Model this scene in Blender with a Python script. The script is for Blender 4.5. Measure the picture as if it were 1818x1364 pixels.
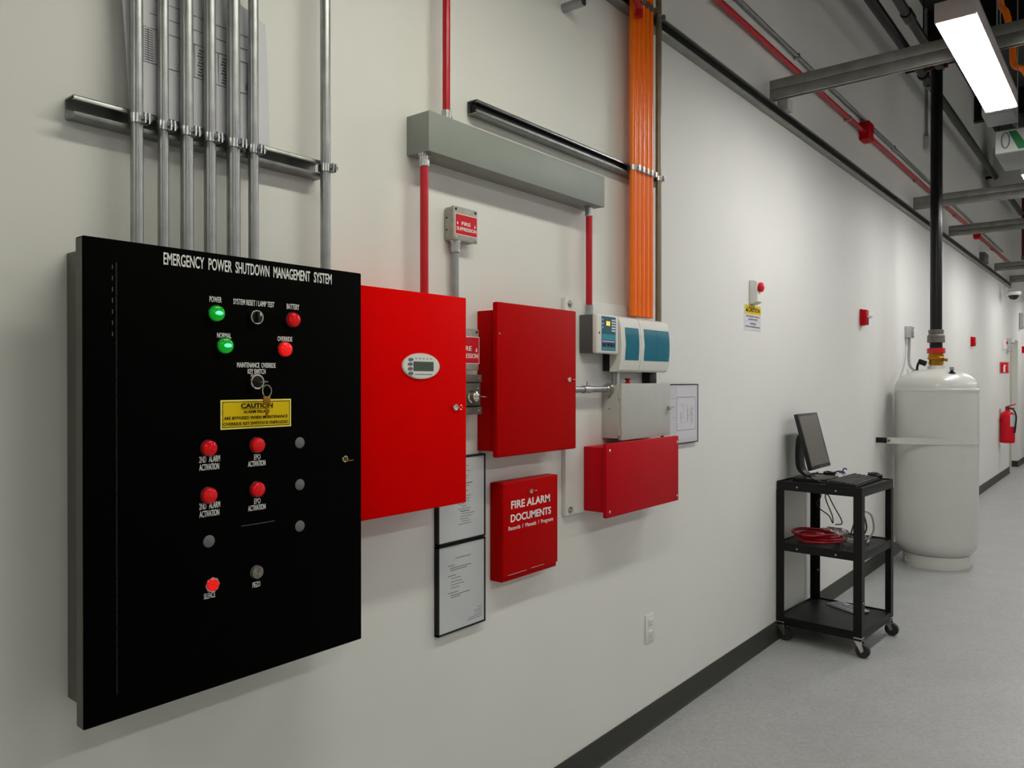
import bpy, bmesh, math, random
from mathutils import Vector, Matrix
random.seed(7)
for _o in list(bpy.data.objects):
    bpy.data.objects.remove(_o, do_unlink=True)
SC = bpy.context.scene
COL = SC.collection
R = math.radians

# ------------------------------------------------------------------ camera, world, exposure
CAM_X, CAM_Z = 1.582, 1.45
cam_data = bpy.data.cameras.new('camera')
cam_data.sensor_width = 36.0
cam_data.lens = 1379.0 / 1818.0 * 36.0
cam_data.clip_start = 0.02
cam = bpy.data.objects.new('camera', cam_data)
COL.objects.link(cam)
cam.location = (CAM_X, 0.0, CAM_Z)
cam.rotation_euler = (R(90 - 0.24), 0.0, R(38.9))
SC.camera = cam

world = bpy.data.worlds.new('world')
SC.world = world
world.use_nodes = True
world.node_tree.nodes['Background'].inputs[0].default_value = (0.9, 0.95, 1.0, 1)
world.node_tree.nodes['Background'].inputs[1].default_value = 0.02
SC.view_settings.view_transform = 'Standard'
SC.view_settings.look = 'None'
SC.view_settings.gamma = 1.0
SC.view_settings.use_curve_mapping = False
SC.view_settings.exposure = 0.0
LAMP = 38.0            # radiance of the fluorescent diffusers

# ------------------------------------------------------------------ materials
def lin(c):
    out = []
    for v in c:
        v = v / 255.0
        out.append(v / 12.92 if v <= 0.04045 else ((v + 0.055) / 1.055) ** 2.4)
    return out

def mat(name, rgb, rough=0.5, metal=0.0, var=0.06, scale=12.0, bump=0.0, spec=0.5, emit=0.0, ecol=None, alpha_glass=False, coat=0.0):
    m = bpy.data.materials.new(name)
    m.use_nodes = True
    nt = m.node_tree
    b = nt.nodes['Principled BSDF']
    c = lin(rgb)
    tc = nt.nodes.new('ShaderNodeTexCoord')
    nz = nt.nodes.new('ShaderNodeTexNoise')
    nz.inputs['Scale'].default_value = scale
    nz.inputs['Detail'].default_value = 5
    nt.links.new(tc.outputs['Object'], nz.inputs['Vector'])
    rp = nt.nodes.new('ShaderNodeValToRGB')
    rp.color_ramp.elements[0].position = 0.3
    rp.color_ramp.elements[1].position = 0.7
    rp.color_ramp.elements[0].color = [max(0, v * (1 - var)) for v in c] + [1]
    rp.color_ramp.elements[1].color = [min(1, v * (1 + var)) for v in c] + [1]
    nt.links.new(nz.outputs['Fac'], rp.inputs['Fac'])
    nt.links.new(rp.outputs['Color'], b.inputs['Base Color'])
    b.inputs['Roughness'].default_value = rough
    b.inputs['Metallic'].default_value = metal
    b.inputs['Specular IOR Level'].default_value = spec
    b.inputs['Coat Weight'].default_value = coat
    if bump:
        bp = nt.nodes.new('ShaderNodeBump')
        bp.inputs['Strength'].default_value = bump
        bp.inputs['Distance'].default_value = 0.002
        n2 = nt.nodes.new('ShaderNodeTexNoise')
        n2.inputs['Scale'].default_value = scale * 18
        n2.inputs['Detail'].default_value = 3
        nt.links.new(tc.outputs['Object'], n2.inputs['Vector'])
        nt.links.new(n2.outputs['Fac'], bp.inputs['Height'])
        nt.links.new(bp.outputs['Normal'], b.inputs['Normal'])
    if emit:
        e = lin(ecol or rgb)
        b.inputs['Emission Color'].default_value = e + [1]
        b.inputs['Emission Strength'].default_value = emit
    if alpha_glass:
        b.inputs['Transmission Weight'].default_value = 0.9
        b.inputs['IOR'].default_value = 1.3
    return m

def floor_mat():
    m = mat('floor_vinyl', (168, 169, 169), rough=0.42, var=0.05, scale=3.0, spec=0.35)
    nt = m.node_tree
    b = nt.nodes['Principled BSDF']
    src = b.inputs['Base Color'].links[0].from_socket
    tc = [n for n in nt.nodes if n.type == 'TEX_COORD'][0]
    vo = nt.nodes.new('ShaderNodeTexVoronoi')
    vo.inputs['Scale'].default_value = 90
    nt.links.new(tc.outputs['Object'], vo.inputs['Vector'])
    rp = nt.nodes.new('ShaderNodeValToRGB')
    rp.color_ramp.elements[0].color = (0.82, 0.82, 0.80, 1)
    rp.color_ramp.elements[1].color = (1.12, 1.12, 1.12, 1)
    nt.links.new(vo.outputs['Color'], rp.inputs['Fac'])
    mx = nt.nodes.new('ShaderNodeMixRGB')
    mx.blend_type = 'MULTIPLY'
    mx.inputs['Fac'].default_value = 0.7
    nt.links.new(src, mx.inputs['Color1'])
    nt.links.new(rp.outputs['Color'], mx.inputs['Color2'])
    nt.links.new(mx.outputs['Color'], b.inputs['Base Color'])
    return m

WALL = mat('wall_paint', (226, 226, 222), rough=0.6, var=0.015, scale=2.0, bump=0.12, spec=0.3)
WALL_FAR = mat('end_wall_paint', (214, 213, 192), rough=0.6, var=0.02, scale=2.0, bump=0.1, spec=0.3)
FLOOR = floor_mat()
CEIL = mat('black_deck_paint', (44, 44, 45), rough=0.8, var=0.2, scale=3)
BASEB = mat('charcoal_rubber', (52, 52, 48), rough=0.45, var=0.08, scale=20, spec=0.3)
DOORP = mat('door_paint', (205, 205, 190), rough=0.5, var=0.02)
GALV = mat('galvanized_steel', (176, 178, 178), rough=0.34, metal=0.85, var=0.18, scale=40)
EMT = mat('conduit_steel', (158, 160, 161), rough=0.38, metal=0.88, var=0.14, scale=25)
STRUT = mat('strut_steel', (140, 142, 140), rough=0.35, metal=0.7, var=0.2, scale=30)
BEAMST = mat('beam_steel', (138, 138, 134), rough=0.4, metal=0.35, var=0.15, scale=14)
ZINC = mat('zinc_fitting', (182, 184, 184), rough=0.28, metal=0.95, var=0.15, scale=60)
CHROME = mat('chrome', (225, 222, 210), rough=0.12, metal=1.0, var=0.05)
BRASS = mat('brass', (168, 118, 30), rough=0.3, metal=0.85, var=0.2, scale=40)
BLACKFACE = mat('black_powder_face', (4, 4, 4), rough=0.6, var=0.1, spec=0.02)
BLACKBOX = mat('black_powder_lightened', (92, 93, 86), rough=0.5, var=0.1, spec=0.25)  # black powder coat lightened, caught light painted into the grey
BLACKSAT = mat('black_steel', (14, 13, 14), rough=0.45, var=0.2, spec=0.3)
BLACKPIPE = mat('black_pipe_paint', (11, 10, 12), rough=0.3, var=0.2, spec=0.3)
PLASTIC = mat('black_plastic', (20, 20, 21), rough=0.4, var=0.1, spec=0.4)
RED1 = mat('red_enamel', (226, 0, 0), rough=0.5, var=0.03, spec=0.02)
RED2 = mat('dark_red_enamel', (182, 0, 0), rough=0.45, var=0.03, spec=0.05)
RED3 = mat('crimson_enamel', (190, 8, 26), rough=0.4, var=0.04, spec=0.10)
REDPIPE = mat('red_conduit_paint', (186, 14, 34), rough=0.3, var=0.08, scale=30, spec=0.4)
ORANGE = mat('orange_conduit_paint', (255, 118, 0), rough=0.28, var=0.05, scale=20, spec=0.5)
GREYBOX = mat('grey_enamel', (142, 147, 142), rough=0.5, var=0.03, spec=0.25)
GREYENC = mat('light_grey_enamel', (186, 186, 182), rough=0.5, var=0.03, spec=0.25)
DKGREY = mat('dark_grey_plastic', (84, 84, 86), rough=0.55, var=0.06)
WHITEPL = mat('white_plastic', (226, 225, 220), rough=0.4, var=0.02)
WHITEBD = mat('white_board_paint', (226, 226, 224), rough=0.5, var=0.015)
TEAL = mat('teal_window', (0, 112, 138), rough=0.25, var=0.06, spec=0.2)
TEALD = mat('display_blue', (24, 92, 120), rough=0.3, var=0.08)
TEALL = mat('display_cyan', (44, 150, 172), rough=0.3, var=0.08)
NAVY = mat('display_navy', (28, 44, 88), rough=0.3, var=0.08)
AMBER = mat('amber_digits', (255, 190, 60), rough=0.4, emit=2.2, ecol=(255, 160, 30))
WHITEINK = mat('white_ink', (236, 236, 234), rough=0.6, var=0.01, spec=0.1)
BLACKINK = mat('black_ink', (30, 26, 22), rough=0.6, var=0.05, spec=0.1)
GREYINK = mat('grey_ink', (112, 112, 116), rough=0.7, var=0.1, spec=0.1)
YELLOW = mat('yellow_plate', (226, 192, 8), rough=0.5, var=0.04, spec=0.15)
YEDGE = mat('pale_yellow_edge', (246, 232, 120), rough=0.5, var=0.02, spec=0.15)
SIGNRED = mat('red_sign', (206, 14, 34), rough=0.4, var=0.04, spec=0.2)
CASTAL = mat('cast_aluminium', (170, 170, 160), rough=0.55, metal=0.35, var=0.12, scale=60, bump=0.4)
GREENLIT = mat('green_lens_lit', (4, 88, 22), rough=0.2, emit=0.24, ecol=(10, 255, 50))
GREENCORE = mat('green_lamp_core', (120, 255, 170), rough=0.3, emit=2.5, ecol=(60, 255, 130))
DULLSTEEL = mat('dull_brown_steel', (132, 124, 106), rough=0.4, metal=0.5, var=0.12)
REDLENS = mat('red_lens', (214, 2, 12), rough=0.12, var=0.05, spec=0.4, emit=0.08, ecol=(255, 10, 20))
REDLIT = mat('red_lens_lit', (225, 14, 14), rough=0.25, var=0.1, emit=0.4, ecol=(255, 12, 8))
PLUGGREY = mat('grey_plug', (104, 104, 106), rough=0.6, var=0.06)
LCD = mat('lcd_screen', (72, 84, 76), rough=0.2, var=0.06)
BEZELW = mat('pale_bezel', (206, 212, 208), rough=0.4, var=0.03)
BTNGREY = mat('button_grey', (96, 104, 108), rough=0.5, var=0.06)
PAPER = mat('paper', (212, 211, 218), rough=0.75, var=0.03, scale=6, spec=0.1)
PAPERC = mat('laminated_paper', (200, 204, 208), rough=0.35, var=0.03, scale=4, spec=0.3)
TANKW = mat('white_tank_enamel', (208, 208, 202), rough=0.28, var=0.02, scale=4, spec=0.5, coat=0.2)
GREYCPL = mat('grey_coupling', (98, 94, 88), rough=0.5, var=0.12, scale=40)
COUPRED = mat('red_coupling', (190, 16, 16), rough=0.3, var=0.1, spec=0.5)
DARKREDP = mat('dark_red_coupling', (92, 16, 24), rough=0.4, var=0.1)
SCREEN = mat('monitor_glass', (100, 98, 91), rough=0.25, var=0.03, spec=0.45)
KEYS = mat('key_caps', (40, 40, 42), rough=0.5, var=0.1)
REDCABLE = mat('red_cable', (176, 10, 34), rough=0.35, var=0.1, scale=40)
WHITECABLE = mat('pale_cable', (196, 190, 182), rough=0.45, var=0.05)
BLUEPL = mat('blue_connector', (36, 30, 120), rough=0.4, var=0.1)
CLEARPL = mat('clear_plastic_bag', (214, 198, 200), rough=0.2, var=0.05, alpha_glass=True)
HOUSING = mat('lamp_housing', (196, 186, 184), rough=0.45, var=0.03)
DIFFUSER = mat('lit_diffuser', (255, 255, 252), rough=0.6, var=0.0, emit=LAMP, ecol=(255, 253, 250))
FILLROW = mat('added_fill_diffuser', (255, 255, 252), rough=0.6, var=0.0, emit=LAMP * 0.70, ecol=(255, 253, 250))  # diffuser of the unseen row added as fill light
UPFILL = mat('added_uplight', (255, 255, 252), rough=0.6, var=0.0, emit=LAMP * 0.4, ecol=(255, 253, 250))  # glow of the uplight strips added on the unseen row
DIFFWARM = mat('lit_diffuser_warm', (255, 255, 244), rough=0.6, var=0.0, emit=LAMP * 0.72, ecol=(255, 254, 234))
CARTONW = mat('white_label_card', (198, 204, 200), rough=0.6, var=0.03)
CARTONG = mat('green_print', (10, 112, 62), rough=0.6, var=0.06)
CARTONK = mat('grey_card', (132, 134, 134), rough=0.6, var=0.05)
RUBBER = mat('caster_rubber', (36, 34, 36), rough=0.6, var=0.1)
STRAPM = mat('strap_paint', (206, 205, 198), rough=0.45, var=0.03)
DOMEK = mat('smoked_dome', (30, 30, 30), rough=0.15, var=0.05)

# ------------------------------------------------------------------ mesh helpers
class MB:
    """collects shapes into one mesh"""
    def __init__(self):
        self.bm = bmesh.new()
    def _add(self, verts, faces):
        vs = [self.bm.verts.new(v) for v in verts]
        fs = []
        for f in faces:
            try:
                fs.append(self.bm.faces.new([vs[i] for i in f]))
            except ValueError:
                pass
        return vs, fs
    def box(self, x0, x1, y0, y1, z0, z1, bev=0.0, seg=2, rot=None, piv=None):
        V = [(x, y, z) for x in (x0, x1) for y in (y0, y1) for z in (z0, z1)]
        F = [(0, 1, 3, 2), (4, 6, 7, 5), (0, 4, 5, 1), (2, 3, 7, 6), (0, 2, 6, 4), (1, 5, 7, 3)]
        vs, fs = self._add(V, F)
        if rot is not None:
            p = Vector(piv or ((x0 + x1) / 2, (y0 + y1) / 2, (z0 + z1) / 2))
            for v in vs:
                v.co = rot @ (v.co - p) + p
        if bev > 0:
            ed = set()
            for f in fs:
                ed.update(f.edges)
            bmesh.ops.bevel(self.bm, geom=list(ed), offset=bev, segments=seg, profile=0.5, affect='EDGES', clamp_overlap=True)
        return self
    def prism(self, pts, vec):
        n = len(pts)
        vec = Vector(vec)
        V = [Vector(p) for p in pts] + [Vector(p) + vec for p in pts]
        F = [tuple(range(n))[::-1], tuple(range(n, 2 * n))]
        F += [(i, (i + 1) % n, n + (i + 1) % n, n + i) for i in range(n)]
        self._add(V, F)
        return self
    def frame(self, axis):
        a = Vector(axis).normalized()
        t = Vector((0, 0, 1)) if abs(a.z) < 0.9 else Vector((0, 1, 0))
        u = a.cross(t).normalized()
        return a, u, a.cross(u).normalized()
    def lathe(self, prof, origin, axis=(0, 0, 1), n=32):
        a, u, w = self.frame(axis)
        o = Vector(origin)
        V, F = [], []
        for r, h in prof:
            for k in range(n):
                t = 2 * math.pi * k / n
                V.append(o + a * h + (u * math.cos(t) + w * math.sin(t)) * max(r, 1e-5))
        for i in range(len(prof) - 1):
            for k in range(n):
                F.append((i * n + k, i * n + (k + 1) % n, (i + 1) * n + (k + 1) % n, (i + 1) * n + k))
        if prof[0][0] > 1e-4:
            F.append(tuple(range(n))[::-1])
        if prof[-1][0] > 1e-4:
            F.append(tuple(range((len(prof) - 1) * n, len(prof) * n)))
        self._add(V, F)
        return self
    def cyl(self, a, b, r, n=24, r2=None):
        a, b = Vector(a), Vector(b)
        return self.lathe([(r, 0), (r if r2 is None else r2, (b - a).length)], a, b - a, n)
    def tube(self, pts, r, n=10, closed=False):
        P = [Vector(p) for p in pts]
        m = len(P)
        V, F = [], []
        up = None
        for i in range(m):
            d = (P[(i + 1) % m] - P[i - 1]) if (closed or 0 < i < m - 1) else (P[1] - P[0] if i == 0 else P[-1] - P[-2])
            d.normalize()
            if up is None:
                up = Vector((0, 0, 1)) if abs(d.z) < 0.9 else Vector((1, 0, 0))
            u = (up - d * up.dot(d))
            if u.length < 1e-5:
                u = d.orthogonal()
            u.normalize()
            up = u
            w = d.cross(u)
            for k in range(n):
                t = 2 * math.pi * k / n
                V.append(P[i] + (u * math.cos(t) + w * math.sin(t)) * r)
        rng = m if closed else m - 1
        for i in range(rng):
            j = (i + 1) % m
            for k in range(n):
                F.append((i * n + k, i * n + (k + 1) % n, j * n + (k + 1) % n, j * n + k))
        if not closed:
            F.append(tuple(range(n))[::-1])
            F.append(tuple(range((m - 1) * n, m * n)))
        self._add(V, F)
        return self
    def ball(self, c, r, sx=1, sy=1, sz=1, n=16):
        prof = [(r * math.sin(math.pi * i / n), -r * math.cos(math.pi * i / n)) for i in range(n + 1)]
        k0 = len(self.bm.verts)
        self.lathe(prof, (0, 0, 0), (0, 0, 1), 2 * n)
        self.bm.verts.ensure_lookup_table()
        for v in self.bm.verts[k0:]:
            v.co = Vector((v.co.x * sx, v.co.y * sy, v.co.z * sz)) + Vector(c)
        return self
    def mesh(self, me, fn):
        self._add([fn(v.co) for v in me.vertices], [tuple(p.vertices) for p in me.polygons])
        return self
    def build(self, name, material, parent=None, local=False, angle=40):
        bm = self.bm
        bmesh.ops.remove_doubles(bm, verts=bm.verts, dist=1e-6)
        bmesh.ops.recalc_face_normals(bm, faces=bm.faces)
        if parent is not None and not local:
            top = parent
            while top.parent:
                top = top.parent
            off = Vector(top.location)
            for v in bm.verts:
                v.co -= off
        me = bpy.data.meshes.new(name)
        bm.to_mesh(me)
        bm.free()
        me.materials.append(material)
        me.polygons.foreach_set('use_smooth', [True] * len(me.polygons))
        me.set_sharp_from_angle(angle=R(angle))
        o = bpy.data.objects.new(name, me)
        COL.objects.link(o)
        if parent is not None:
            o.parent = parent
        return o

def tag(o, label, cat, group=None, kind=None):
    if label: o['label'] = label
    if cat: o['category'] = cat
    if group: o['group'] = group
    if kind: o['kind'] = kind
    return o

def thing(name, label, cat, loc=(0, 0, 0), rot=0.0, group=None):
    o = bpy.data.objects.new(name, None)
    o.empty_display_size = 0.05
    COL.objects.link(o)
    o.location = loc
    o.rotation_euler = (0, 0, rot)
    return tag(o, label, cat, group)

def struct(name, mb, m):
    o = mb.build(name, m)
    o['kind'] = 'structure'
    return o

def text_mesh(s, bold):
    cu = bpy.data.curves.new('t', 'FONT')
    cu.body = s
    cu.offset = bold
    cu.extrude = 0.01
    cu.resolution_u = 3
    o = bpy.data.objects.new('t', cu)
    COL.objects.link(o)
    dg = bpy.context.evaluated_depsgraph_get()
    dg.update()
    me = bpy.data.meshes.new_from_object(o.evaluated_get(dg))
    bpy.data.objects.remove(o)
    bpy.data.curves.remove(cu)
    return me

def lettering(name, items, x, m, parent, bold=0.0, depth=0.0006, fn=None):
    """items: (string, centre y, centre z, width, height) on a wall-parallel face at x"""
    mb = MB()
    for s, yc, zc, w, h in items:
        me = text_mesh(s, bold)
        us = [v.co.x for v in me.vertices]
        vs = [v.co.y for v in me.vertices]
        u0, u1, v0, v1 = min(us), max(us), min(vs), max(vs)
        if fn is None:
            f = lambda c: Vector((x + (depth if c.z > 0 else -0.0002), yc + ((c.x - u0) / (u1 - u0) - 0.5) * w, zc + ((c.y - v0) / (v1 - v0) - 0.5) * h))
        else:
            f = lambda c: fn(((c.x - u0) / (u1 - u0) - 0.5) * w + yc, ((c.y - v0) / (v1 - v0) - 0.5) * h + zc, depth if c.z > 0 else -0.0002)
        mb.mesh(me, f)
        bpy.data.meshes.remove(me)
    return mb.build(name, m, parent)

def ellipse_prism(mb, yc, zc, ry, rz, x0, x1, n=48):
    mb.prism([(x0, yc + ry * math.cos(2 * math.pi * k / n), zc + rz * math.sin(2 * math.pi * k / n)) for k in range(n)], (x1 - x0, 0, 0))

def arc(c, r, a0, a1, n, plane='xz'):
    out = []
    for i in range(n + 1):
        a = a0 + (a1 - a0) * i / n
        u, v = r * math.cos(a), r * math.sin(a)
        out.append((c[0] + u, c[1], c[2] + v) if plane == 'xz' else (c[0], c[1] + u, c[2] + v) if plane == 'yz' else (c[0] + u, c[1] + v, c[2]))
    return out

def smooth_path(pts, k=6):
    P = [Vector(p) for p in pts]
    out = []
    for i in range(len(P) - 1):
        p0, p1, p2, p3 = P[max(i - 1, 0)], P[i], P[i + 1], P[min(i + 2, len(P) - 1)]
        for j in range(k):
            t = j / k
            out.append(0.5 * ((2 * p1) + (p2 - p0) * t + (2 * p0 - 5 * p1 + 4 * p2 - p3) * t * t + (3 * p1 - p0 - 3 * p2 + p3) * t ** 3))
    out.append(P[-1])
    return out

def c_profile(u, v, t=0.0027, lip=0.0095, ret=0.007):
    """C channel, back at u=0, opening at u=u, width v centred on zero: list of (u, v)"""
    h = v / 2
    c = .0028
    return [(0, -h + c), (c * .35, -h + c * .35), (c, -h), (u - c, -h), (u - c * .35, -h + c * .35), (u, -h + c), (u, -h + lip), (u - ret, -h + lip), (u - ret, -h + lip - t), (u - t, -h + lip - t), (u - t, -h + t), (t, -h + t),
            (t, h - t), (u - t, h - t), (u - t, h - lip + t), (u - ret, h - lip + t), (u - ret, h - lip), (u, h - lip), (u, h - c), (u - c * .35, h - c * .35), (u - c, h), (c, h), (c * .35, h - c * .35), (0, h - c)]

# ------------------------------------------------------------------ room shell
Y0, Y1, XR, ZC = -3.6, 19.0, 4.6, 4.95
DY0, DY1, DZ = 14.42, 15.5, 2.12
struct('floor', MB().box(-0.4, XR + 0.15, Y0 - 0.15, Y1 + 0.15, -0.12, 0), FLOOR)
struct('ceiling', MB().box(-0.4, XR + 0.15, Y0 - 0.15, Y1 + 0.15, ZC, ZC + 0.12), CEIL)
w = MB()
w.box(-0.2, 0, Y0, DY0, 0, ZC)
w.box(-0.2, 0, DY1, Y1, 0, ZC)
w.box(-0.2, 0, DY0, DY1, DZ, ZC)
struct('wall_left', w, WALL)
struct('wall_right', MB().box(XR, XR + 0.15, Y0, Y1, 0, ZC), WALL)
struct('wall_back', MB().box(-0.2, XR + 0.15, Y0 - 0.15, Y0, 0, ZC), WALL)
struct('wall_far', MB().box(-0.2, XR + 0.15, Y1, Y1 + 0.15, 0, ZC), WALL_FAR)
def cove(y0, y1):
    return [(0, y0, 0.102), (0.005, y0, 0.102), (0.006, y0, 0.099), (0.006, y0, 0.014), (0.009, y0, 0.006), (0.015, y0, 0), (0, y0, 0)], (0, y1 - y0, 0)
b = MB()
b.prism(*cove(Y0, DY0))
b.prism(*cove(DY1, Y1))
b.box(-0.09, 0.0, DY1 - 0.006, DY1, 0, 0.102)
struct('baseboard_left', b, BASEB)
d = MB().box(-0.15, -0.105, DY0 + 0.04, DY1 - 0.04, 0.006, DZ - 0.04, 0.002)
door = struct('door_1', d, DOORP)
f = MB()
f.box(-0.16, -0.085, DY0, DY0 + 0.04, 0, DZ)
f.box(-0.16, -0.085, DY1 - 0.04, DY1, 0, DZ)
f.box(-0.16, -0.085, DY0, DY1, DZ - 0.04, DZ)
f.build('door_frame', DOORP, door)
k = MB().cyl((-0.105, DY0 + 0.1, 1.02), (-0.06, DY0 + 0.1, 1.02), 0.012).cyl((-0.06, DY0 + 0.1, 1.02), (-0.06, DY0 + 0.22, 1.02), 0.009)
k.build('door_handle', CHROME, door)

# ------------------------------------------------------------------ emergency power panel
PX = 0.15
panel = thing('shutdown_cabinet', 'large black wall cabinet titled emergency power shutdown management system', 'control panel', (0, 0.895, 0.84))
MB().box(0, 0.121, 0.616, 1.198, 0.848, 1.692, 0.002).build('housing', BLACKBOX, panel)
pdoor = MB().box(0.12, PX, 0.584, 1.207, 0.838, 1.704, 0.0025).build('door', BLACKFACE, panel)
h = MB()
for i in range(26):
    z = 0.884 + i * 0.03
    h.cyl((PX + 0.0005, 0.640, z), (PX + 0.0005, 0.640, z + 0.0285), 0.0019, 8)
h.build('hinge', BLACKPIPE, pdoor)
MB().box(.1225, .1475, .5835, .5842, .841, 1.701).build('lit_edge_strip', BLACKBOX, pdoor)  # pale strip painting in the light caught by the door edge
h = MB()
for i in range(7):
    h.box(PX - 0.001, PX + 0.0008, 0.6335, 0.6345, 1.53 + i * 0.02, 1.538 + i * 0.02)
h.build('hinge_slot', PLUGGREY, pdoor)
lettering('title_lettering', [('EMERGENCY', .769, 1.681, .082, .0235), ('POWER', .8445, 1.681, .051, .0235), ('SHUTDOWN', .9175, 1.681, .079, .0235),
          ('MANAGEMENT', 1.014, 1.681, .094, .0235), ('SYSTEM', 1.0955, 1.681, .049, .0235)], PX, WHITEINK, pdoor, bold=0.012)
CAPS = [[('POWER', .834, 1.612, .026, .0115)], [('SYSTEM RESET / LAMP TEST', .921, 1.6115, .096, .0115)], [('BATTERY', 1.016, 1.611, .032, .0115)], [('NORMAL', .8525, 1.541, .031, .0105)],
        [('OVERRIDE', .9955, 1.540, .037, .0105)], [('MAINTENANCE  OVERRIDE', .9265, 1.4825, .091, .0105), ('KEY SWITCH', .9265, 1.4695, .042, .0105)]]
for z in (1.295, 1.203):
    CAPS.append([('2ND', .806, z, .0145, .0125), ('ALARM', .831, z, .024, .0125), ('ACTIVATION', .820, z - .0155, .042, .0125)])
for z in (1.291, 1.199):
    CAPS.append([('EPO', .9275, z, .015, .0115), ('ACTIVATION', .9265, z - .0135, .041, .0115)])
CAPS += [[('SILENCE', .820, 1.0245, .024, .0115)], [('PIEZO', .925, 1.025, .018, .0115)]]
for cap in CAPS:
    lettering('caption', cap, PX, WHITEINK, pdoor, bold=0.008)

def on_panel(y, z, o):           # the same place on a face that stands o out from the wall
    s = (CAM_X - o) / (CAM_X - PX)
    return y * s, CAM_Z + (z - CAM_Z) * s

def lamp(y, z, m, label, bez=CHROME):
    y, z = on_panel(y, z, PX + 0.010)
    b = MB().lathe([(0.0172, 0), (0.0172, 0.003), (0.0158, 0.0045), (0.014, 0.0045)], (PX - 0.0005, y, z), (1, 0, 0), 32).build('indicator_lamp', PLASTIC if bez is None else bez, panel)
    b['label'] = label
    prof = [(0.0152, 0.0), (0.0152, 0.009)] + [(0.0152 * math.cos(t * math.pi / 16), 0.009 + 0.0065 * math.sin(t * math.pi / 16)) for t in range(1, 9)]
    lens = MB().lathe(prof, (PX + 0.001, y, z), (1, 0, 0), 28).build('lens', m, b)
    if m is GREENLIT:
        MB().ball((PX + 0.0150, y, z), 0.0085, .35, 1.0, .5, 10).build('glowing_core', GREENCORE, b)
lamp(.839, 1.585, GREENLIT, 'lit green lamp under POWER', None)
lamp(.858, 1.521, GREENLIT, 'lit green lamp under NORMAL', None)
lamp(1.020, 1.583, REDLENS, 'red lamp under BATTERY', None)
lamp(.999, 1.518, REDLIT, 'glowing red lamp under OVERRIDE', None)
lamp(.822, 1.316, REDLENS, 'upper red lamp over 2ND ALARM ACTIVATION', None)
lamp(.822, 1.222, REDLENS, 'lower red lamp over 2ND ALARM ACTIVATION', None)
lamp(.931, 1.315, REDLENS, 'upper red lamp over EPO ACTIVATION', None)
lamp(.931, 1.222, REDLENS, 'lower red lamp over EPO ACTIVATION', None)
# selector switch
y, z = on_panel(.930, 1.583, PX + .012)
s = MB().lathe([(0.016, 0), (0.016, 0.006), (0.0145, 0.010), (0.0125, 0.010), (0.0125, 0.004)], (PX - .0005, y, z), (1, 0, 0), 32).build('selector_switch', CHROME, panel)
s['label'] = 'black selector knob in a chrome ring'
kb = MB().lathe([(0.0122, 0), (0.0122, 0.009), (0.0115, 0.010)], (PX, y, z), (1, 0, 0), 28)
kb.box(PX + .008, PX + .019, y - .0035, y + .0035, z - .011, z + .011, .001)
kn = kb.build('knob', PLASTIC, s)
MB().box(PX + .0188, PX + .0195, y + .001, y + .003, z + .002, z + .0105).build('pointer', WHITEINK, kn if False else s)
# key switch with its keys
y, z = on_panel(.930, 1.448, PX + .012)
s = MB().lathe([(0.0175, 0), (0.0175, 0.006), (0.0155, 0.011), (0.0125, 0.011), (0.0125, 0.005)], (PX - .0005, y, z), (1, 0, 0), 32).build('key_switch', CHROME, panel)
MB().lathe([(0.0122, 0.0), (0.0122, 0.012), (0.007, 0.0125)], (PX, y, z), (1, 0, 0), 28).build('lock_core', BLACKSAT, s)
kk = MB().box(PX + .012, PX + .022, y - .004, y + .004, z - .001, z + .001)
kk.lathe([(0.009, -0.0011), (0.009, 0.0011)], (PX + .030, y + .001, z), (0, 0, 1), 20)
kk.build('inserted_key', GALV, s)
ry, rz = y + .010, z - .019
rg = MB().tube([(PX + .028, ry + .0105 * math.cos(a * math.pi / 12), rz + .0125 * math.sin(a * math.pi / 12)) for a in range(24)], 0.0013, 8, closed=True).build('key_ring', CHROME, s)
hk = MB().box(PX + .026, PX + .029, ry - .0085, ry + .0085, rz - .029, rz - .011, .0012)
hk.box(PX + .0268, PX + .0282, ry - .0025, ry + .0025, rz - .056, rz - .028)
hk.box(PX + .0268, PX + .0282, ry + .001, ry + .0042, rz - .055, rz - .051).box(PX + .0268, PX + .0282, ry + .001, ry + .0038, rz - .047, rz - .044)
hk.build('hanging_key', BRASS, s)
# caution plate
c = MB().box(PX - .0003, PX + .0012, .844, 1.010, 1.3515, 1.411).build('caution_plate', YEDGE, panel)
c['label'] = 'yellow caution plate'
X = PX + .0012
MB().box(X - .0004, X + .0003, .847, 1.007, 1.3545, 1.408).build('plate_face', YELLOW, c)
X += .0003
m = MB()
for (a0, a1, b0, b1) in ((.8475, 1.0065, 1.4062, 1.4074), (.8475, 1.0065, 1.3550, 1.3562), (.8475, .8487, 1.3550, 1.4074), (1.0053, 1.0065, 1.3550, 1.4074), (.888, .965, 1.3918, 1.3925)):
    m.box(X - .0002, X + .0003, a0, a1, b0, b1)
m.build('plate_border', BLACKINK, c)
lettering('plate_title', [('CAUTION', .9265, 1.3985, .075, .010)], X, BLACKINK, c, bold=0.028)
lettering('plate_lettering', [('ALARM RELAYS', .9255, 1.3862, .061, .0062), ('ARE BYPASSED WHEN MAINTENANCE', .926, 1.3740, .150, .0065),
          ('OVERRIDE KEY SWITCH IS ENERGIZED', .926, 1.3622, .152, .0065)], X, BLACKINK, c, bold=0.012)
for y, z in ((1.033, 1.314), (1.033, 1.222), (1.033, 1.131), (.819, 1.132)):
    MB().lathe([(0.0122, 0), (0.0122, 0.0012), (0.0108, 0.0022)], (PX - .0003, y, z), (1, 0, 0), 28).build('hole_plug', PLUGGREY, panel)
y, z = on_panel(.825, 1.045, PX + .014)
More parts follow.
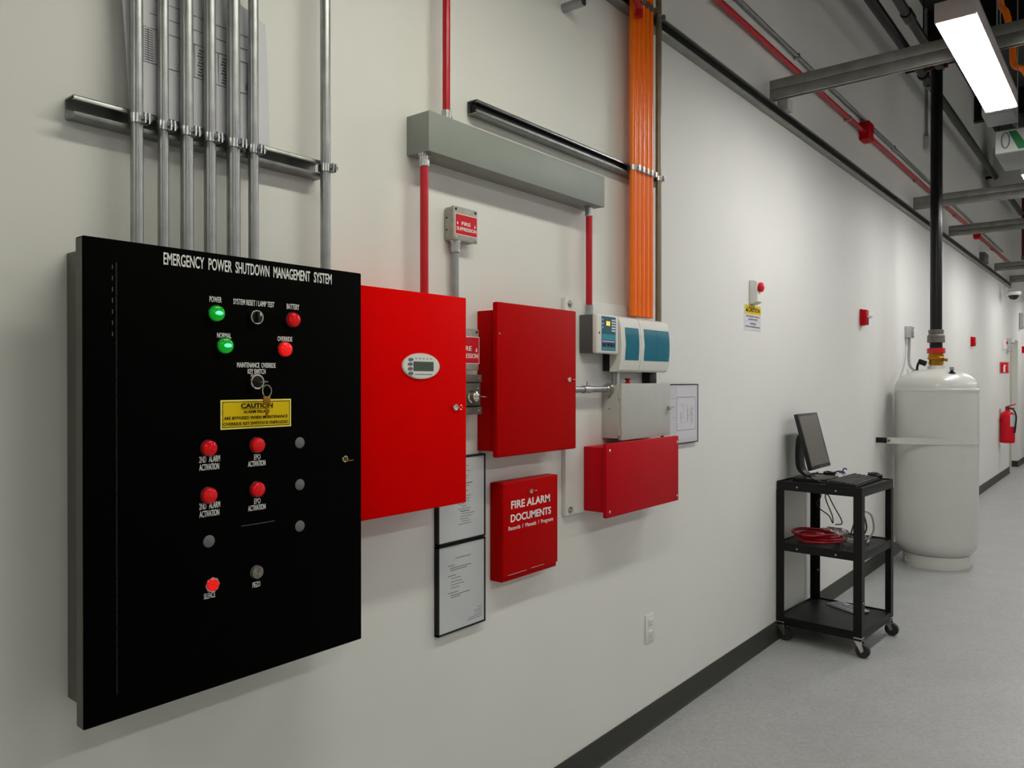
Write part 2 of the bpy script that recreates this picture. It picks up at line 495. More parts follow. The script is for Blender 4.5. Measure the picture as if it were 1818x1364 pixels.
s = MB().lathe([(0.0165, 0), (0.0165, 0.004), (0.0155, 0.014), (0.0150, 0.018), (0.0125, 0.018)], (PX - .0005, y, z), (1, 0, 0), 8).build('silence_button', CHROME, panel)
MB().lathe([(0.0118, 0.010), (0.0118, 0.0205), (0.0108, 0.0215)], (PX, y, z), (1, 0, 0), 28).build('push_cap', REDLIT, s)
y, z = on_panel(.929, 1.049, PX + .008)
s = MB().lathe([(0.0138, 0), (0.0138, 0.007), (0.0128, 0.009)], (PX - .0005, y, z), (1, 0, 0), 32).build('piezo_buzzer', GREYCPL, panel)
m = MB()
for r in (.011, .0075, .004):
    m.tube([(PX + .0088, y + r * math.cos(a * math.pi / 14), z + r * math.sin(a * math.pi / 14)) for a in range(28)], 0.0008, 6, closed=True)
m.build('sounder_ring', CHROME, s)
s = MB().lathe([(0.0088, 0), (0.0088, 0.003), (0.0075, 0.005), (0.005, 0.005), (0.0045, 0.003)], (PX - .0005, 1.156, 1.269), (1, 0, 0), 24).build('door_lock', CHROME, panel)
MB().box(PX, PX + .011, 1.1555, 1.1570, 1.264, 1.2735).box(PX + .006, PX + .0085, 1.158, 1.176, 1.2640, 1.2662).build('lock_key', BRASS, s)
MB().box(PX - .001, PX + .0004, .890, .969, 1.1510, 1.1520).build('scribe_line', PLUGGREY, pdoor)

# ------------------------------------------------------------------ galvanized conduits on the left strut
def clamp(parent, y, z, r, x):
    m = MB()
    m.tube([(x + (r + .001) * math.cos(a), y + (r + .001) * math.sin(a), z) for a in [R(-120 + i * 24) for i in range(11)]], 0.0012, 6)
    m.lathe([(r + .0024, -0.009), (r + .0024, 0.009)], (x, y, z), (0, 0, 1), 28)
    m.box(x + r * .35, x + r + .011, y + r * .45, y + r * .45 + .0028, z - .010, z + .010)
    m.box(x + r * .35, x + r + .011, y + r * .45 + .0078, y + r * .45 + .0106, z - .010, z + .010)
    m.cyl((x + r + .005, y + r * .45 - .004, z), (x + r + .005, y + r * .45 + .016, z), 0.0032, 8)
    m.lathe([(.0058, 0), (.0058, .004)], (x + r + .005, y + r * .45 + .0106, z), (0, 1, 0), 6)
    m.box(.041, x, y - r * .9, y + r * .9, z - .009, z + .009)
    return m.build('pipe_clamp', ZINC, parent)

def vconduit(label, y, r, z0, z1, x, group, clamps=(), m=EMT, lean=0.0, name='steel_conduit', connectors=()):
    t = thing(name, label, 'conduit', (x, y, z0), 0, group)
    MB().cyl((x, y, z0), (x, y + lean, z1), r, 20).build('tube', m, t)
    for z in clamps:
        clamp(t, y, z, r, x)
    for zc, up in connectors:
        q = MB()
        s = 1 if up else -1
        q.lathe([(r + .0055, 0), (r + .0055, s * .006), (r + .003, s * .006), (r + .003, s * .034), (r + .0005, s * .036)], (x, y, zc), (0, 0, 1), 20)
        q.cyl((x, y + r * .5, zc + s * .020), (x + r * .2, y + r + .009, zc + s * .020), .0035, 8)
        q.build('connector', ZINC, t)
    return t
ORD = ('leftmost of', 'second from left of', 'third from left of', 'fourth from left of', 'fifth from left of', 'rightmost of')
for i, (y, r) in enumerate(((.7235, .0118), (.777, .0106), (.8255, .0130), (.877, .0124), (.9305, .0142), (.981, .0112))):
    vconduit(ORD[i] + ' six galvanized conduits rising from the black cabinet', y, r, 1.69, 4.2, .041 + r + .002, 'conduits above the black cabinet', (1.962,), lean=.0)
vconduit('single galvanized conduit standing alone right of the six above black cabinet', 1.176, .0122, 1.69, 4.2, .041 + .0142, 'conduits above the black cabinet', (1.962,))
def strut(label, y0, y1, z, height=.041, depth=.041, m=STRUT, name='strut_channel', x0=0.0, shade_strip=False):
    o = MB().prism([(x0 + u, y0, z + v) for u, v in c_profile(depth, height)], (0, y1 - y0, 0)).build(name, m)
    if shade_strip:
        MB().box(x0 + .004, x0 + depth * .62, y0 + .012, y1 - .002, z - height / 2 + .0105, z + height / 2 - .0105).build('slot_shade', BLACKSAT, o)  # black strip painting shade into the open slot
    return tag(o, label, 'strut channel')
strut('short steel strut channel on wall holding the clamped galvanized conduits', .614, 1.186, 1.963)
# drawing sheets tucked behind the conduits
t = thing('drawing_sheet', 'large drawing sheet tucked behind the six galvanized conduits above the strut', 'paper', (.012, .88, 1.985))
def sheet(pts, x, lift, n=14):
    q = MB()
    (a, b, c, d) = [Vector(p) for p in pts]   # lower left, lower right, upper right, upper left as (y, z)
    V, F = [], []
    for j in range(n + 1):
        for i in range(n + 1):
            u, v = i / n, j / n
            p = (a * (1 - u) + b * u) * (1 - v) + (d * (1 - u) + c * u) * v
            V.append((x + lift * v * v + .004 * math.sin(u * 6.0) * v, p.x, p.y))
    for j in range(n):
        for i in range(n):
            k = j * (n + 1) + i
            F.append((k, k + 1, k + n + 2, k + n + 1))
    base = len(V)
    V += [(vx - .0008, vy, vz) for vx, vy, vz in V]
    F += [tuple(base + i for i in f)[::-1] for f in F]
    rim = [i for i in range(n + 1)] + [(j + 1) * (n + 1) - 1 for j in range(1, n + 1)] + [n * (n + 1) + i for i in range(n - 1, -1, -1)] + [j * (n + 1) for j in range(n - 1, 0, -1)]
    F += [(rim[i], rim[(i + 1) % len(rim)], base + rim[(i + 1) % len(rim)], base + rim[i]) for i in range(len(rim))]
    q._add(V, F)
    return q
sheet([(.716, 1.984), (1.030, 1.984), (1.028, 2.262), (.690, 2.40)], .0425, -.012).build('page', PAPER, t)
q = MB()
def page_x(y, z):
    v = (z - 1.984) / .33
    return .0425 - .012 * v * v + .004 * math.sin((y - .71) / .31 * 6) * v + .0006
def pbar(y0, y1, z0, z1):
    n = 8
    for i in range(n):
        a0, a1 = y0 + (y1 - y0) * i / n, y0 + (y1 - y0) * (i + 1) / n
        xm = page_x((a0 + a1) / 2, (z0 + z1) / 2)
        q.box(xm - .0004, xm + .0006, a0, a1, z0, z1)
for z in (2.185, 2.155, 2.085, 2.215):
    pbar(.722, .992, z, z + .0013)
for y in (.742, .752, .85, .905, .957, .975, 1.0):
    pbar(y, y + .0010, 2.088, 2.155)
q.build('printed_lines', GREYINK, t)
q = MB()
for i in range(14):
    pbar(.745, .762, 2.090 + i * .0046, 2.0918 + i * .0046)
q.build('printed_table', GREYINK, t)
q = MB()
for j, (a, b) in enumerate(((.912, .930), (.857, .870))):
    for i in range(9):
        pbar(a + (i % 3) * .002, b - (i % 2) * .003, 2.092 + i * .0066, 2.0945 + i * .0066)
    q.build('printed_note', GREYINK, t)
    q = MB()
for i in range(3):
    pbar(.97, .985 - i * .004, 2.095 + i * .005, 2.0965 + i * .005)
q.build('printed_note', GREYINK, t)
o = sheet([(.985, 1.966), (1.052, 1.992), (1.043, 2.13), (.985, 2.16)], .006, .004, 8).build('note_sheet', PAPER)
tag(o, 'blank pale sheet hanging on wall at right edge of the conduit group', 'paper')

# ------------------------------------------------------------------ grey wireway, red conduits, second strut
t = thing('wireway', 'long grey steel wireway box on wall above fire alarm boxes', 'wireway', (0, 1.94, 2.073))
MB().box(0, .086, 1.495, 2.382, 2.073, 2.182, .0015).build('trough', GREYBOX, t)
MB().box(.0845, .0872, 1.4945, 2.3825, 2.0725, 2.1825, .001).build('cover', GREYBOX, t)
vconduit('red conduit rising from top of grey wireway to ceiling', 1.602, .0112, 2.183, 4.6, .05, 'red conduits at the wireway', m=REDPIPE, name='red_conduit', connectors=((2.182, True),))
vconduit('red conduit from left end of wireway down to large red panel', 1.512, .0118, 1.68, 2.073, .052, 'red conduits at the wireway', m=REDPIPE, name='red_conduit', connectors=((2.073, False),))
vconduit('red conduit from right end of wireway down to blue display unit', 2.338, .0118, 1.686, 2.073, .050, 'red conduits at the wireway', m=REDPIPE, name='red_conduit', connectors=((2.073, False), (1.686, True)))
strut('dark steel strut channel running to the orange conduits above grey wireway', 1.744, 2.885, 2.273, m=STRUT, shade_strip=True)
t = thing('conduit_stub', 'short open conduit stub poking out of wall near top', 'conduit', (0, 2.25, 2.763))
MB().lathe([(.0165, 0), (.0165, .085), (.0135, .085), (.0135, .02)], (0, 2.25, 2.763), (1, 0, 0), 24).build('sleeve', EMT, t)

# orange conduits
for i in range(5):
    y = 2.632 + i * .0335
    vconduit(('leftmost', 'second from left', 'middle', 'fourth from left', 'rightmost')[i] + ' of five orange conduits above the teal window modules', y, .0140, 1.700, 4.4, .058, 'orange conduits', (2.273, 2.928), m=ORANGE, name='orange_conduit')
vconduit('thin grey conduit right beside the orange conduits', 2.842, .0125, 1.62, 4.4, .056, None, (2.273, 2.928), m=DULLSTEEL)
t = thing('red_elbow', 'red pipe elbow meeting the orange conduits at top of photo', 'pipe', (.10, 2.62, 2.95))
MB().tube(smooth_path([(.098, 1.90, 2.905), (.098, 2.30, 2.904), (.098, 2.54, 2.902), (.098, 2.590, 2.892), (.096, 2.612, 2.872), (.094, 2.616, 2.850)], 6), .012, 14).build('tube', REDPIPE, t)
MB().lathe([(.0155, 0), (.0155, .026)], (.094, 2.616, 2.838), (0, 0, 1), 20).build('coupling', REDPIPE, t)

# ------------------------------------------------------------------ fire suppression box, key station
def flame(mb, x, y, z, s):
    P = [(0, .5), (.16, .2), (.3, -.1), (.26, -.38), (0, -.5), (-.26, -.38), (-.3, -.1), (-.12, .1)]
    mb.prism([(x, y + a * s * .8, z + b * s) for a, b in P], (.0006, 0, 0))
def cast_box(label, y0, y1, z0, z1, dep):
    t = thing('device_box', label, 'box', (0, (y0 + y1) / 2, z0))
    MB().box(0, dep - .008, y0, y1, z0, z1, .007, 3).build('cast_body', CASTAL, t)
    MB().box(dep - .010, dep, y0 - .001, y1 + .001, z0 - .001, z1 + .001, .003, 2).build('cover', CASTAL, t)
    for yy in (y0 + .009, y1 - .009):
        for zz in (z0 + .008, z1 - .008):
            MB().lathe([(.004, 0), (.004, .0015), (.003, .0022)], (dep - .0004, yy, zz), (1, 0, 0), 12).build('screw', BLACKSAT if zz > z0 + .03 else ZINC, t)
    return t
def fs_sign(t, y0, y1, z0, z1, x):
    s = MB().box(x - .0004, x + .0008, y0, y1, z0, z1).build('sign', WHITEINK, t)
    s['label'] = 'red sign reading fire suppression'
    MB().box(x, x + .0012, y0 + .002, y1 - .002, z0 + .002, z1 - .002).build('sign_face', SIGNRED, s)
    w, h, c = y1 - y0, z1 - z0, (y0 + y1) / 2
    lettering('sign_lettering', [('FIRE', c - .002, z0 + h * .56, w * .40, h * .17), ('SUPPRESSION', c, z0 + h * .29, w * .88, h * .17)], x + .0012, WHITEINK, s, bold=.012)
    m = MB()
    flame(m, x + .001, y0 + w * .10, z0 + h * .56, h * .17)
    flame(m, x + .001, y1 - w * .12, z0 + h * .52, h * .17)
    m.build('flame_symbol', WHITEINK, s)
t = cast_box('grey metal box with red FIRE SUPPRESSION sign under the wireway', 1.643, 1.746, 1.860, 1.957, .040)
fs_sign(t, 1.648, 1.745, 1.876, 1.937, .040)
m = MB()
for zz in (1.89, 1.925):
    m.lathe([(.003, 0), (.003, .0008)], (.012, 1.6432, zz), (0, -1, 0), 10)
m.build('knockout', BLACKSAT, t)
vconduit('grey conduit dropping from FIRE SUPPRESSION box behind the large red panel', 1.668, .0112, 1.600, 1.860, .022, None, m=EMT, connectors=((1.860, False),))
t = cast_box('metal box with FIRE SUPPRESSION sign half hidden behind large red panel', 1.630, 1.738, 1.482, 1.602, .052)
fs_sign(t, 1.628, 1.740, 1.500, 1.580, .052)
MB().lathe([(.010, 0), (.010, .006), (.006, .009)], (.03, 1.738, 1.567), (0, 1, 0), 20).build('side_bolt', CHROME, t)
t = thing('key_station', 'black key switch box between the two red cabinets', 'switch', (0, 1.69, 1.35))
MB().box(0, .046, 1.630, 1.748, 1.352, 1.466, .002).build('body', BLACKSAT, t)
for zz in (1.350, 1.446):
    MB().box(.046, .052, 1.628, 1.752, zz, zz + .022, .001).build('rail', GREYCPL, t)
MB().box(.046, .050, 1.630, 1.748, 1.376, 1.443, .001).build('plate', BLACKBOX, t)
s = MB().lathe([(.019, 0), (.019, .005), (.0145, .008), (.0145, .022), (.011, .024)], (.050, 1.706, 1.403), (1, 0, 0), 24).build('lock', CHROME, t)
q = MB().box(.074, .088, 1.702, 1.710, 1.402, 1.404)
q.lathe([(.0105, -.001), (.0105, .001)], (.096, 1.706, 1.403), (0, .2, 1), 20)
q.build('key', GALV, s)
MB().lathe([(.004, 0), (.004, .003), (.002, .0045)], (.050, 1.674, 1.428), (1, 0, 0), 14).build('status_light', AMBER, t)
for yy in (1.737,):
    for zz in (1.361, 1.427, 1.457):
        MB().lathe([(.0045, 0), (.0045, .002), (.003, .003)], (.052 if zz != 1.427 else .050, yy, zz), (1, 0, 0), 12).build('screw', ZINC, t)

# ------------------------------------------------------------------ red cabinets
def cam_lock(t, x, y, z, r=.010, key=True):
    s = MB().lathe([(r, 0), (r, .004), (r * .8, .007), (r * .55, .007), (r * .5, .005)], (x - .0005, y, z), (1, 0, 0), 24).build('door_lock', CHROME, t)
    if key:
        MB().tube([(x + .007, y + .018 + .006 * math.cos(a * math.pi / 8), z - .001 + .006 * math.sin(a * math.pi / 8)) for a in range(16)], .001, 6, closed=True).build('key_ring', CHROME, s)
    return s
t = thing('fire_alarm_panel', 'large bright red cabinet with oval display beside the black cabinet', 'cabinet', (0, 1.41, 1.112))
MB().box(0, .107, 1.232, 1.588, 1.122, 1.671, .002).build('housing', RED1, t)
MB().box(.106, .130, 1.220, 1.598, 1.112, 1.680, .003).build('door', RED1, t)
d = MB()
ellipse_prism(d, 1.421, 1.488, .067, .0335, .1295, .134)
d = d.build('display', BEZELW, t)
d['label'] = 'pale oval display bezel'
q = MB()
ellipse_prism(q, 1.421, 1.488, .064, .031, .1335, .1352)
q.build('display_face', WHITEPL, d)
MB().box(.1348, .1362, 1.391, 1.463, 1.4755, 1.4995).build('screen', LCD, d)
for i in range(4):
    q = MB()
    ellipse_prism(q, 1.3795 + (.002 if i in (0, 3) else 0), 1.5045 - i * .0118, .0085, .004, .1348, .1368, 20)
    q.build('button', BTNGREY, d)
q = MB()
for i in range(5):
    q.box(.1350, .1356, 1.398 + i * .0135, 1.403 + i * .0135, 1.506, 1.5085)
q.box(.1350, .1356, 1.396, 1.458, 1.4655, 1.4675)
q.build('legend', BTNGREY, d)
cam_lock(t, .130, 1.550, 1.378, .0105)

t = thing('control_cabinet', 'tall dark red cabinet right of the oval display panel', 'cabinet', (0, 1.99, 1.218))
MB().box(0, .072, 1.790, 2.190, 1.236, 1.664, .002).build('housing', RED2, t)
MB().box(.070, .090, 1.779, 2.198, 1.219, 1.687, .0045, 3).build('door', RED2, t)
cam_lock(t, .090, 2.151, 1.454, .0095, False)
MB().box(.090, .093, 2.176, 2.188, 1.4535, 1.4555).build('latch', CHROME, t)
MB().lathe([(.003, 0), (.003, .002)], (.0895, 1.789, 1.592), (1, 0, 0), 10).build('screw', ZINC, t)

t = thing('document_box', 'small red box lettered FIRE ALARM DOCUMENTS low on the wall', 'box', (0, 1.99, .823))
MB().box(0, .050, 1.850, 2.137, .823, 1.131, .003).build('body', RED2, t)
MB().box(.010, .0555, 1.848, 2.139, .838, 1.134, .004, 3).build('cover', RED2, t)
lettering('lettering', [('FIRE ALARM', 1.990, 1.0605, .205, .0250), ('DOCUMENTS', 1.992, 1.0185, .213, .0245)], .0555, WHITEINK, t, bold=.022)
lettering('small_lettering', [('Records  /  Manuals  /  Programs', 1.993, .9865, .237, .0165)], .0555, WHITEINK, t, bold=.004)
cam_lock(t, .0555, 1.986, 1.094, .0085, False)
MB().box(.0555, .058, 2.008, 2.020, 1.092, 1.095).build('latch', CHROME, t)
MB().box(.0553, .0560, 1.872, 1.965, .8425, .8440).box(.0553, .0560, 1.99, 2.06, .8445, .8455).build('scuff', GREYENC, t)

t = thing('battery_cabinet', 'wide red box with corner screws at the bottom of white backboard', 'cabinet', (.018, 2.62, .962))
MB().box(.018, .106, 2.352, 2.885, .980, 1.212, .002).build('housing', RED3, t)
MB().box(.104, .120, 2.344, 2.896, .962, 1.226, .003).build('cover', RED3, t)
for yy in (2.364, 2.880):
    for zz in (.983, 1.201):
        MB().lathe([(.0058, 0), (.0058, .002), (.003, .0035)], (.1198, yy, zz), (1, 0, 0), 14).build('screw', CHROME, t)

# ------------------------------------------------------------------ document frames
def bars(q, x, rows):
    for y0, y1, z, h in rows:
        q.box(x - .0002, x + .0003, y0, y1, z, z + h)
def frame(label, y0, y1, z0, z1, x, rows, border=.005, group=None):
    t = thing('framed_document', label, 'frame', (0, (y0 + y1) / 2, z0), 0, group)
    m = MB()
    for a in ((y0, y1, z0, z0 + border), (y0, y1, z1 - border, z1), (y0, y0 + border, z0, z1), (y1 - border, y1, z0, z1)):
        m.box(0, x, *a)
    m.build('frame', BLACKSAT, t)
    s = MB().box(.001, x - .002, y0 + border * .5, y1 - border * .5, z0 + border * .5, z1 - border * .5).build('sheet', PAPERC, t)
    q = MB()
    bars(q, x - .002, rows)
    q.build('printed_lines', GREYINK, s)
    return t
rows = []
random.seed(3)
for i in range(24):
    z = 1.195 - i * .0075
    y = 1.69 + random.choice((0, .008, .014))
    if i not in (3, 6, 9):
        rows.append((y, y + random.uniform(.02, .062), z, .0016 if i not in (7, 18) else .0026))
frame('upper framed document sheet, its left part hidden behind large red panel', 1.603, 1.811, .973, 1.226, .016, rows, group='framed documents under the red cabinets')
rows = [(1.676, 1.745, .925, .002), (1.645, 1.675, .906, .0018), (1.655, 1.745, .898, .002), (1.655, 1.728, .892, .002), (1.645, 1.68, .876, .0018), (1.658, 1.70, .868, .0016), (1.658, 1.705, .858, .0016),
        (1.658, 1.715, .849, .0016), (1.658, 1.695, .840, .0016), (1.645, 1.69, .826, .0018), (1.658, 1.742, .818, .002), (1.658, 1.70, .812, .0018),
        ]
corner = [(1.775, 1.795, .760, .0012), (1.758, 1.795, .753, .0012), (1.765, 1.795, .747, .0012), (1.758, 1.795, .741, .0012), (1.735, 1.795, .735, .0014), (1.728, 1.795, .729, .0014)]
t = frame('lower framed document sheet hanging directly under the other framed sheet', 1.603, 1.811, .710, .970, .016, rows, group='framed documents under the red cabinets')
q = MB()
bars(q, .014, corner)
q.build('corner_print', GREYINK, [c for c in t.children if c.name.startswith('sheet')][0])
rows = []
t = frame('framed floor plan drawing on wall at right of the grey enclosure', 2.965, 3.300, 1.172, 1.436, .014, [], border=.004)
s = MB().box(.0122, .0128, 3.085, 3.28, 1.195, 1.425).build('plan_sheet', PAPER, t)
q = MB()
X = .0128
for a in ((3.09, 3.272, 1.376, .0022), (3.09, 3.272, 1.2305, .002), (3.045, 3.075, 1.372, .0012), (3.045, 3.075, 1.338, .0012), (3.045, 3.075, 1.29, .0012)):
    bars(q, X, [a])
for y in (3.092, 3.27):
    q.box(X - .0002, X + .0003, y, y + .0016, 1.232, 1.377)
for i in range(9):
    y = 3.12 + random.uniform(0, .12)
    q.box(X - .0002, X + .0003, y, y + .0012, 1.25 + random.uniform(0, .04), 1.30 + random.uniform(0, .05))
    z = 1.26 + random.uniform(0, .09)
    q.box(X - .0002, X + .0003, y, y + random.uniform(.01, .03), z, z + .001)
q.build('plan_lines', GREYINK, s)

# ------------------------------------------------------------------ white backboard and what hangs on it
t = thing('backboard', 'white painted backboard bolted to wall behind the teal modules', 'board', (0, 2.585, .975))
MB().box(.0006, .0175, 2.238, 2.935, .975, 1.742, .001).build('board', WHITEBD, t)
for y, z in ((2.262, 1.722), (2.266, .992), (2.90, 1.722)):
    s = MB().lathe([(.012, 0), (.012, .002), (.006, .0025)], (.0178, y, z), (1, 0, 0), 24).build('bolt', ZINC, t)
    MB().lathe([(.0075, 0), (.0075, .006), (.005, .007)], (.0195, y, z), (1, 0, 0), 6).build('bolt_head', GALV, s)
t = thing('display_unit', 'dark grey wall unit with white front and blue display panel', 'control unit', (.018, 2.39, 1.549))
MB().box(.018, .078, 2.322, 2.458, 1.550, 1.686, .003).build('housing', DKGREY, t)
MB().box(.077, .098, 2.315, 2.462, 1.547, 1.687, .006, 3).build('front_cover', WHITEPL, t)
d = MB().box(.0975, .0985, 2.345, 2.440, 1.558, 1.680, .0).build('display', TEALD, t)
q = MB()
q.box(.0983, .0989, 2.348, 2.437, 1.597, 1.617).box(.0983, .0989, 2.348, 2.437, 1.561, 1.569)
q.build('cyan_band', TEALL, d)
MB().box(.0983, .0989, 2.348, 2.437, 1.572, 1.586).build('navy_band', NAVY, d)
q = MB()
for k in range(2):
    for (a, b) in ((1.648, 1.655), (1.656, 1.663)):
        q.box(.0984, .0992, 2.377 + k * .013, 2.387 + k * .013, a, b, .001)
q.build('digits', AMBER, d)
q = MB()
for i in range(3):
    q.lathe([(.003, 0), (.003, .001)], (.0983, 2.352, 1.668 - i * .014), (1, 0, 0), 12)
    q.box(.0983, .0989, 2.362 + i * .022, 2.370 + i * .022, 1.576, 1.581)
for i in range(5):
    q.box(.0983, .0989, 2.412, 2.437, 1.628 + i * .0095, 1.633 + i * .0095)
for i in range(7):
    q.box(.0983, .0989, 2.351 + i * .012, 2.359 + i * .012, 1.589, 1.593)
q.build('display_marks', WHITEINK, d)
MB().box(.0978, .100, 2.328, 2.332, 1.616, 1.624).build('latch', BLACKSAT, t)

def module(label, y0, y1, win, split):
    t = thing('breaker_module', label, 'module', (.018, (y0 + y1) / 2, 1.483), 0, 'white modules with teal windows')
    prof = [(.055, 1.4835), (.082, 1.4835), (.093, 1.490), (.101, 1.515), (.1065, 1.585), (.101, 1.656), (.093, 1.681), (.082, 1.688), (.055, 1.688)]
    MB().prism([(x, y0 + .0008, z) for x, z in prof], (0, y1 - y0 - .0016, 0)).build('front_cover', WHITEPL, t, angle=28)
    MB().box(.018, .060, y0 + .012, y1 - .004, 1.486, 1.685, .002).build('base', PLASTIC, t)
    n = 10
    def cx(z):
        return .1065 - .0058 * ((z - 1.5855) / .07) ** 2 + .0006
    for (a, b) in win:
        P = [(cx(1.527 + (1.648 - 1.527) * i / n), a, 1.527 + (1.648 - 1.527) * i / n) for i in range(n + 1)]
        P += [(p[0] - .006, p[1], p[2]) for p in reversed(P)]
        MB().prism(P, (0, b - a, 0)).build('window', TEAL, t)
    return t
module('narrow white module with one teal window between display unit and wide module', 2.468, 2.612, [(2.500, 2.598)], False)
module('wide white module with a split teal window under the orange conduits', 2.614, 2.848, [(2.640, 2.7395), (2.7405, 2.842)], True)
t = thing('grey_enclosure', 'light grey hinged metal enclosure above the wide red box', 'enclosure', (.018, 2.67, 1.231))
MB().box(.018, .087, 2.474, 2.850, 1.236, 1.434, .002).build('housing', GREYENC, t)
MB().box(.086, .100, 2.480, 2.861, 1.229, 1.440, .002).build('door', GREYENC, t)
for z in (1.262, 1.398):
    MB().cyl((.090, 2.4765, z - .014), (.090, 2.4765, z + .014), .0035, 10).build('hinge', GREYENC, t)
q = MB()
for x, z in ((.05, 1.39), (.05, 1.345)):
    q.lathe([(.0025, 0), (.0025, .0006)], (x, 2.4742, z), (0, -1, 0), 10)
q.build('rivet', BLACKSAT, t)
s = MB().lathe([(.010, 0), (.010, .004), (.006, .010), (.006, .016)], (.0998, 2.838, 1.340), (1, 0, 0), 20).build('lock', CHROME, t)
MB().box(.112, .116, 2.836, 2.862, 1.3385, 1.3415).build('lock_key', CHROME, s)
t = thing('cable_gland', 'black cable gland block below right end of teal modules', 'gland', (.03, 2.80, 1.44))
MB().box(.018, .055, 2.775, 2.830, 1.434, 1.486, .002).build('block', PLASTIC, t)
for i, (y, x) in enumerate(((2.512, .045), (2.530, .052))):
    t = thing('short_conduit', ('left', 'right')[i] + ' one of two short conduits between narrow teal module and grey enclosure', 'conduit', (x, y, 1.433), 0, 'short conduits under the modules')
    MB().cyl((x, y, 1.433), (x, y, 1.486), .0075, 16).build('tube', EMT if i == 0 else WHITEPL, t)
o = MB().lathe([(.011, 0), (.011, .010), (.007, .012), (.007, .018), (.012, .020), (.010, .027)], (.055, 2.600, 1.433), (0, 0, 1), 20).build('warning_beacon', COUPRED)
tag(o, 'tiny red beacon on top of the light grey enclosure', 'beacon')
t = thing('horizontal_conduit', 'short horizontal steel conduit joining tall red cabinet and grey enclosure', 'conduit', (.052, 2.33, 1.419))
MB().cyl((.052, 2.189, 1.419), (.052, 2.474, 1.419), .0108, 20).build('tube', EMT, t)
MB().lathe([(.0135, 0), (.0135, .045)], (.052, 2.295, 1.419), (0, 1, 0), 20).build('coupling', ZINC, t)
MB().lathe([(.013, 0), (.0145, .012), (.021, .014), (.021, .026), (.017, .030)], (.052, 2.444, 1.419), (0, 1, 0), 20).build('connector', ZINC, t)
MB().cyl((.052, 2.318, 1.430), (.056, 2.318, 1.447), .0025, 8).build('set_screw', ZINC, t)

# ------------------------------------------------------------------ outlet, emergency stop station, pull stations
t = thing('wall_outlet', 'white duplex power outlet low on wall left of the cart', 'outlet', (0, 2.868, .366))
MB().box(0, .006, 2.833, 2.905, .366, .480, .0025).build('cover_plate', WHITEPL, t)
for z in (.399, .447):
    s = MB().box(.005, .009, 2.851, 2.887, z - .014, z + .014, .003).build('receptacle', WHITEPL, t)
    MB().box(.0088, .0093, 2.860, 2.862, z - .003, z + .006).box(.0088, .0093, 2.876, 2.878, z - .003, z + .006).box(.0088, .0093, 2.867, 2.871, z - .010, z - .006).build('slot', GREYINK, s)

def stop_station(label, y0, y1, z0, z1, dep):
    t = thing('stop_station', label, 'stop button', (0, (y0 + y1) / 2, z0))
    c = (y0 + y1) / 2
    h = z1 - z0
    MB().box(0, dep * .55, y0, y1, z0, z1, .004, 3).build('back_box', WHITEPL, t)
    prof = [(dep * .5, z0 + .004), (dep * .95, z0 + .012), (dep, z0 + h * .35), (dep * .86, z0 + h * .55), (dep * .9, z1 - .010), (dep * .5, z1 - .003)]
    MB().prism([(x, y0 + .002, z) for x, z in prof], (0, y1 - y0 - .004, 0)).build('front_cover', WHITEPL, t, angle=25)
    s = MB().lathe([(.014, 0), (.014, .012), (.024, .014), (.026, .020), (.025, .028), (.018, .033), (0, .035)], (dep * .62, c, z1 - h * .30), (1, 0, 0), 28).build('mushroom_button', SIGNRED, t)
    return t
stop_station('white emergency stop box with red mushroom button above the caution sign', 3.930, 4.005, 1.850, 1.975, .044)
t = thing('caution_sign', 'paper caution sign with yellow header below the red stop button', 'sign', (0, 3.98, 1.71))
MB().box(0, .0015, 3.862, 4.086, 1.712, 1.846).build('sheet', PAPER, t)
hd = MB().box(.0012, .0020, 3.872, 4.084, 1.798, 1.845).build('yellow_header', YELLOW, t)
lettering('header_lettering', [('CAUTION', 3.992, 1.8215, .160, .024)], .0020, BLACKINK, hd, bold=.02)
q = MB()
q.prism([(.0018, 3.880, 1.810), (.0018, 3.910, 1.810), (.0018, 3.895, 1.834)], (.0009, 0, 0))
q.build('warning_triangle', BLACKINK, hd)
q = MB()
random.seed(5)
for (y0, y1, z) in ((3.888, 4.068, 1.783), (3.915, 4.040, 1.768), (3.935, 4.02, 1.745), (3.875, 4.075, 1.729)):
    y = y0
    while y < y1:
        wd = random.uniform(.008, .016)
        q.box(.0013, .0019, y, min(y + wd, y1), z, z + random.choice((.007, .0085)))
        y += wd + random.uniform(.002, .004)
q.box(.0013, .0019, 3.872, 4.08, 1.7605, 1.7615)
q.box(.0013, .0019, 3.99, 4.075, 1.7185, 1.7192)
q.build('printed_lines', GREYINK, t)

def pull_station(label, y0, z0, w=.082, h=.118, dep=.046):
    t = thing('alarm_horn', label, 'fire alarm', (0, y0 + w / 2, z0), 0, 'red alarm devices on the wall')
    MB().box(0, .020, y0, y0 + w, z0, z0 + h, .003, 2).build('back_plate', RED3, t)
    MB().box(.018, dep, y0 + .004, y0 + w - .004, z0 + .004, z0 + h - .004, .006, 3).build('housing', RED3, t)
    s = MB().box(dep - .004, dep + .012, y0 + w * .25, y0 + w * .75, z0 + h * .42, z0 + h * .62, .003, 2).build('strobe_base', ZINC, t)
    MB().lathe([(.011, 0), (.009, .014), (.004, .022), (0, .024)], (dep + .011, y0 + w * .5, z0 + h * .52), (1, 0, 0), 18).build('strobe_lens', WHITEPL, s)
    m = MB()
    for i in range(3):
        m.box(dep - .0005, dep + .0006, y0 + w * .2, y0 + w * .8, z0 + .012 + i * .010, z0 + .017 + i * .010)
    m.build('grille', BLACKINK, t)
    return t
pull_station('red alarm horn with strobe on wall between caution sign and gas cylinder', 5.985, 1.853)
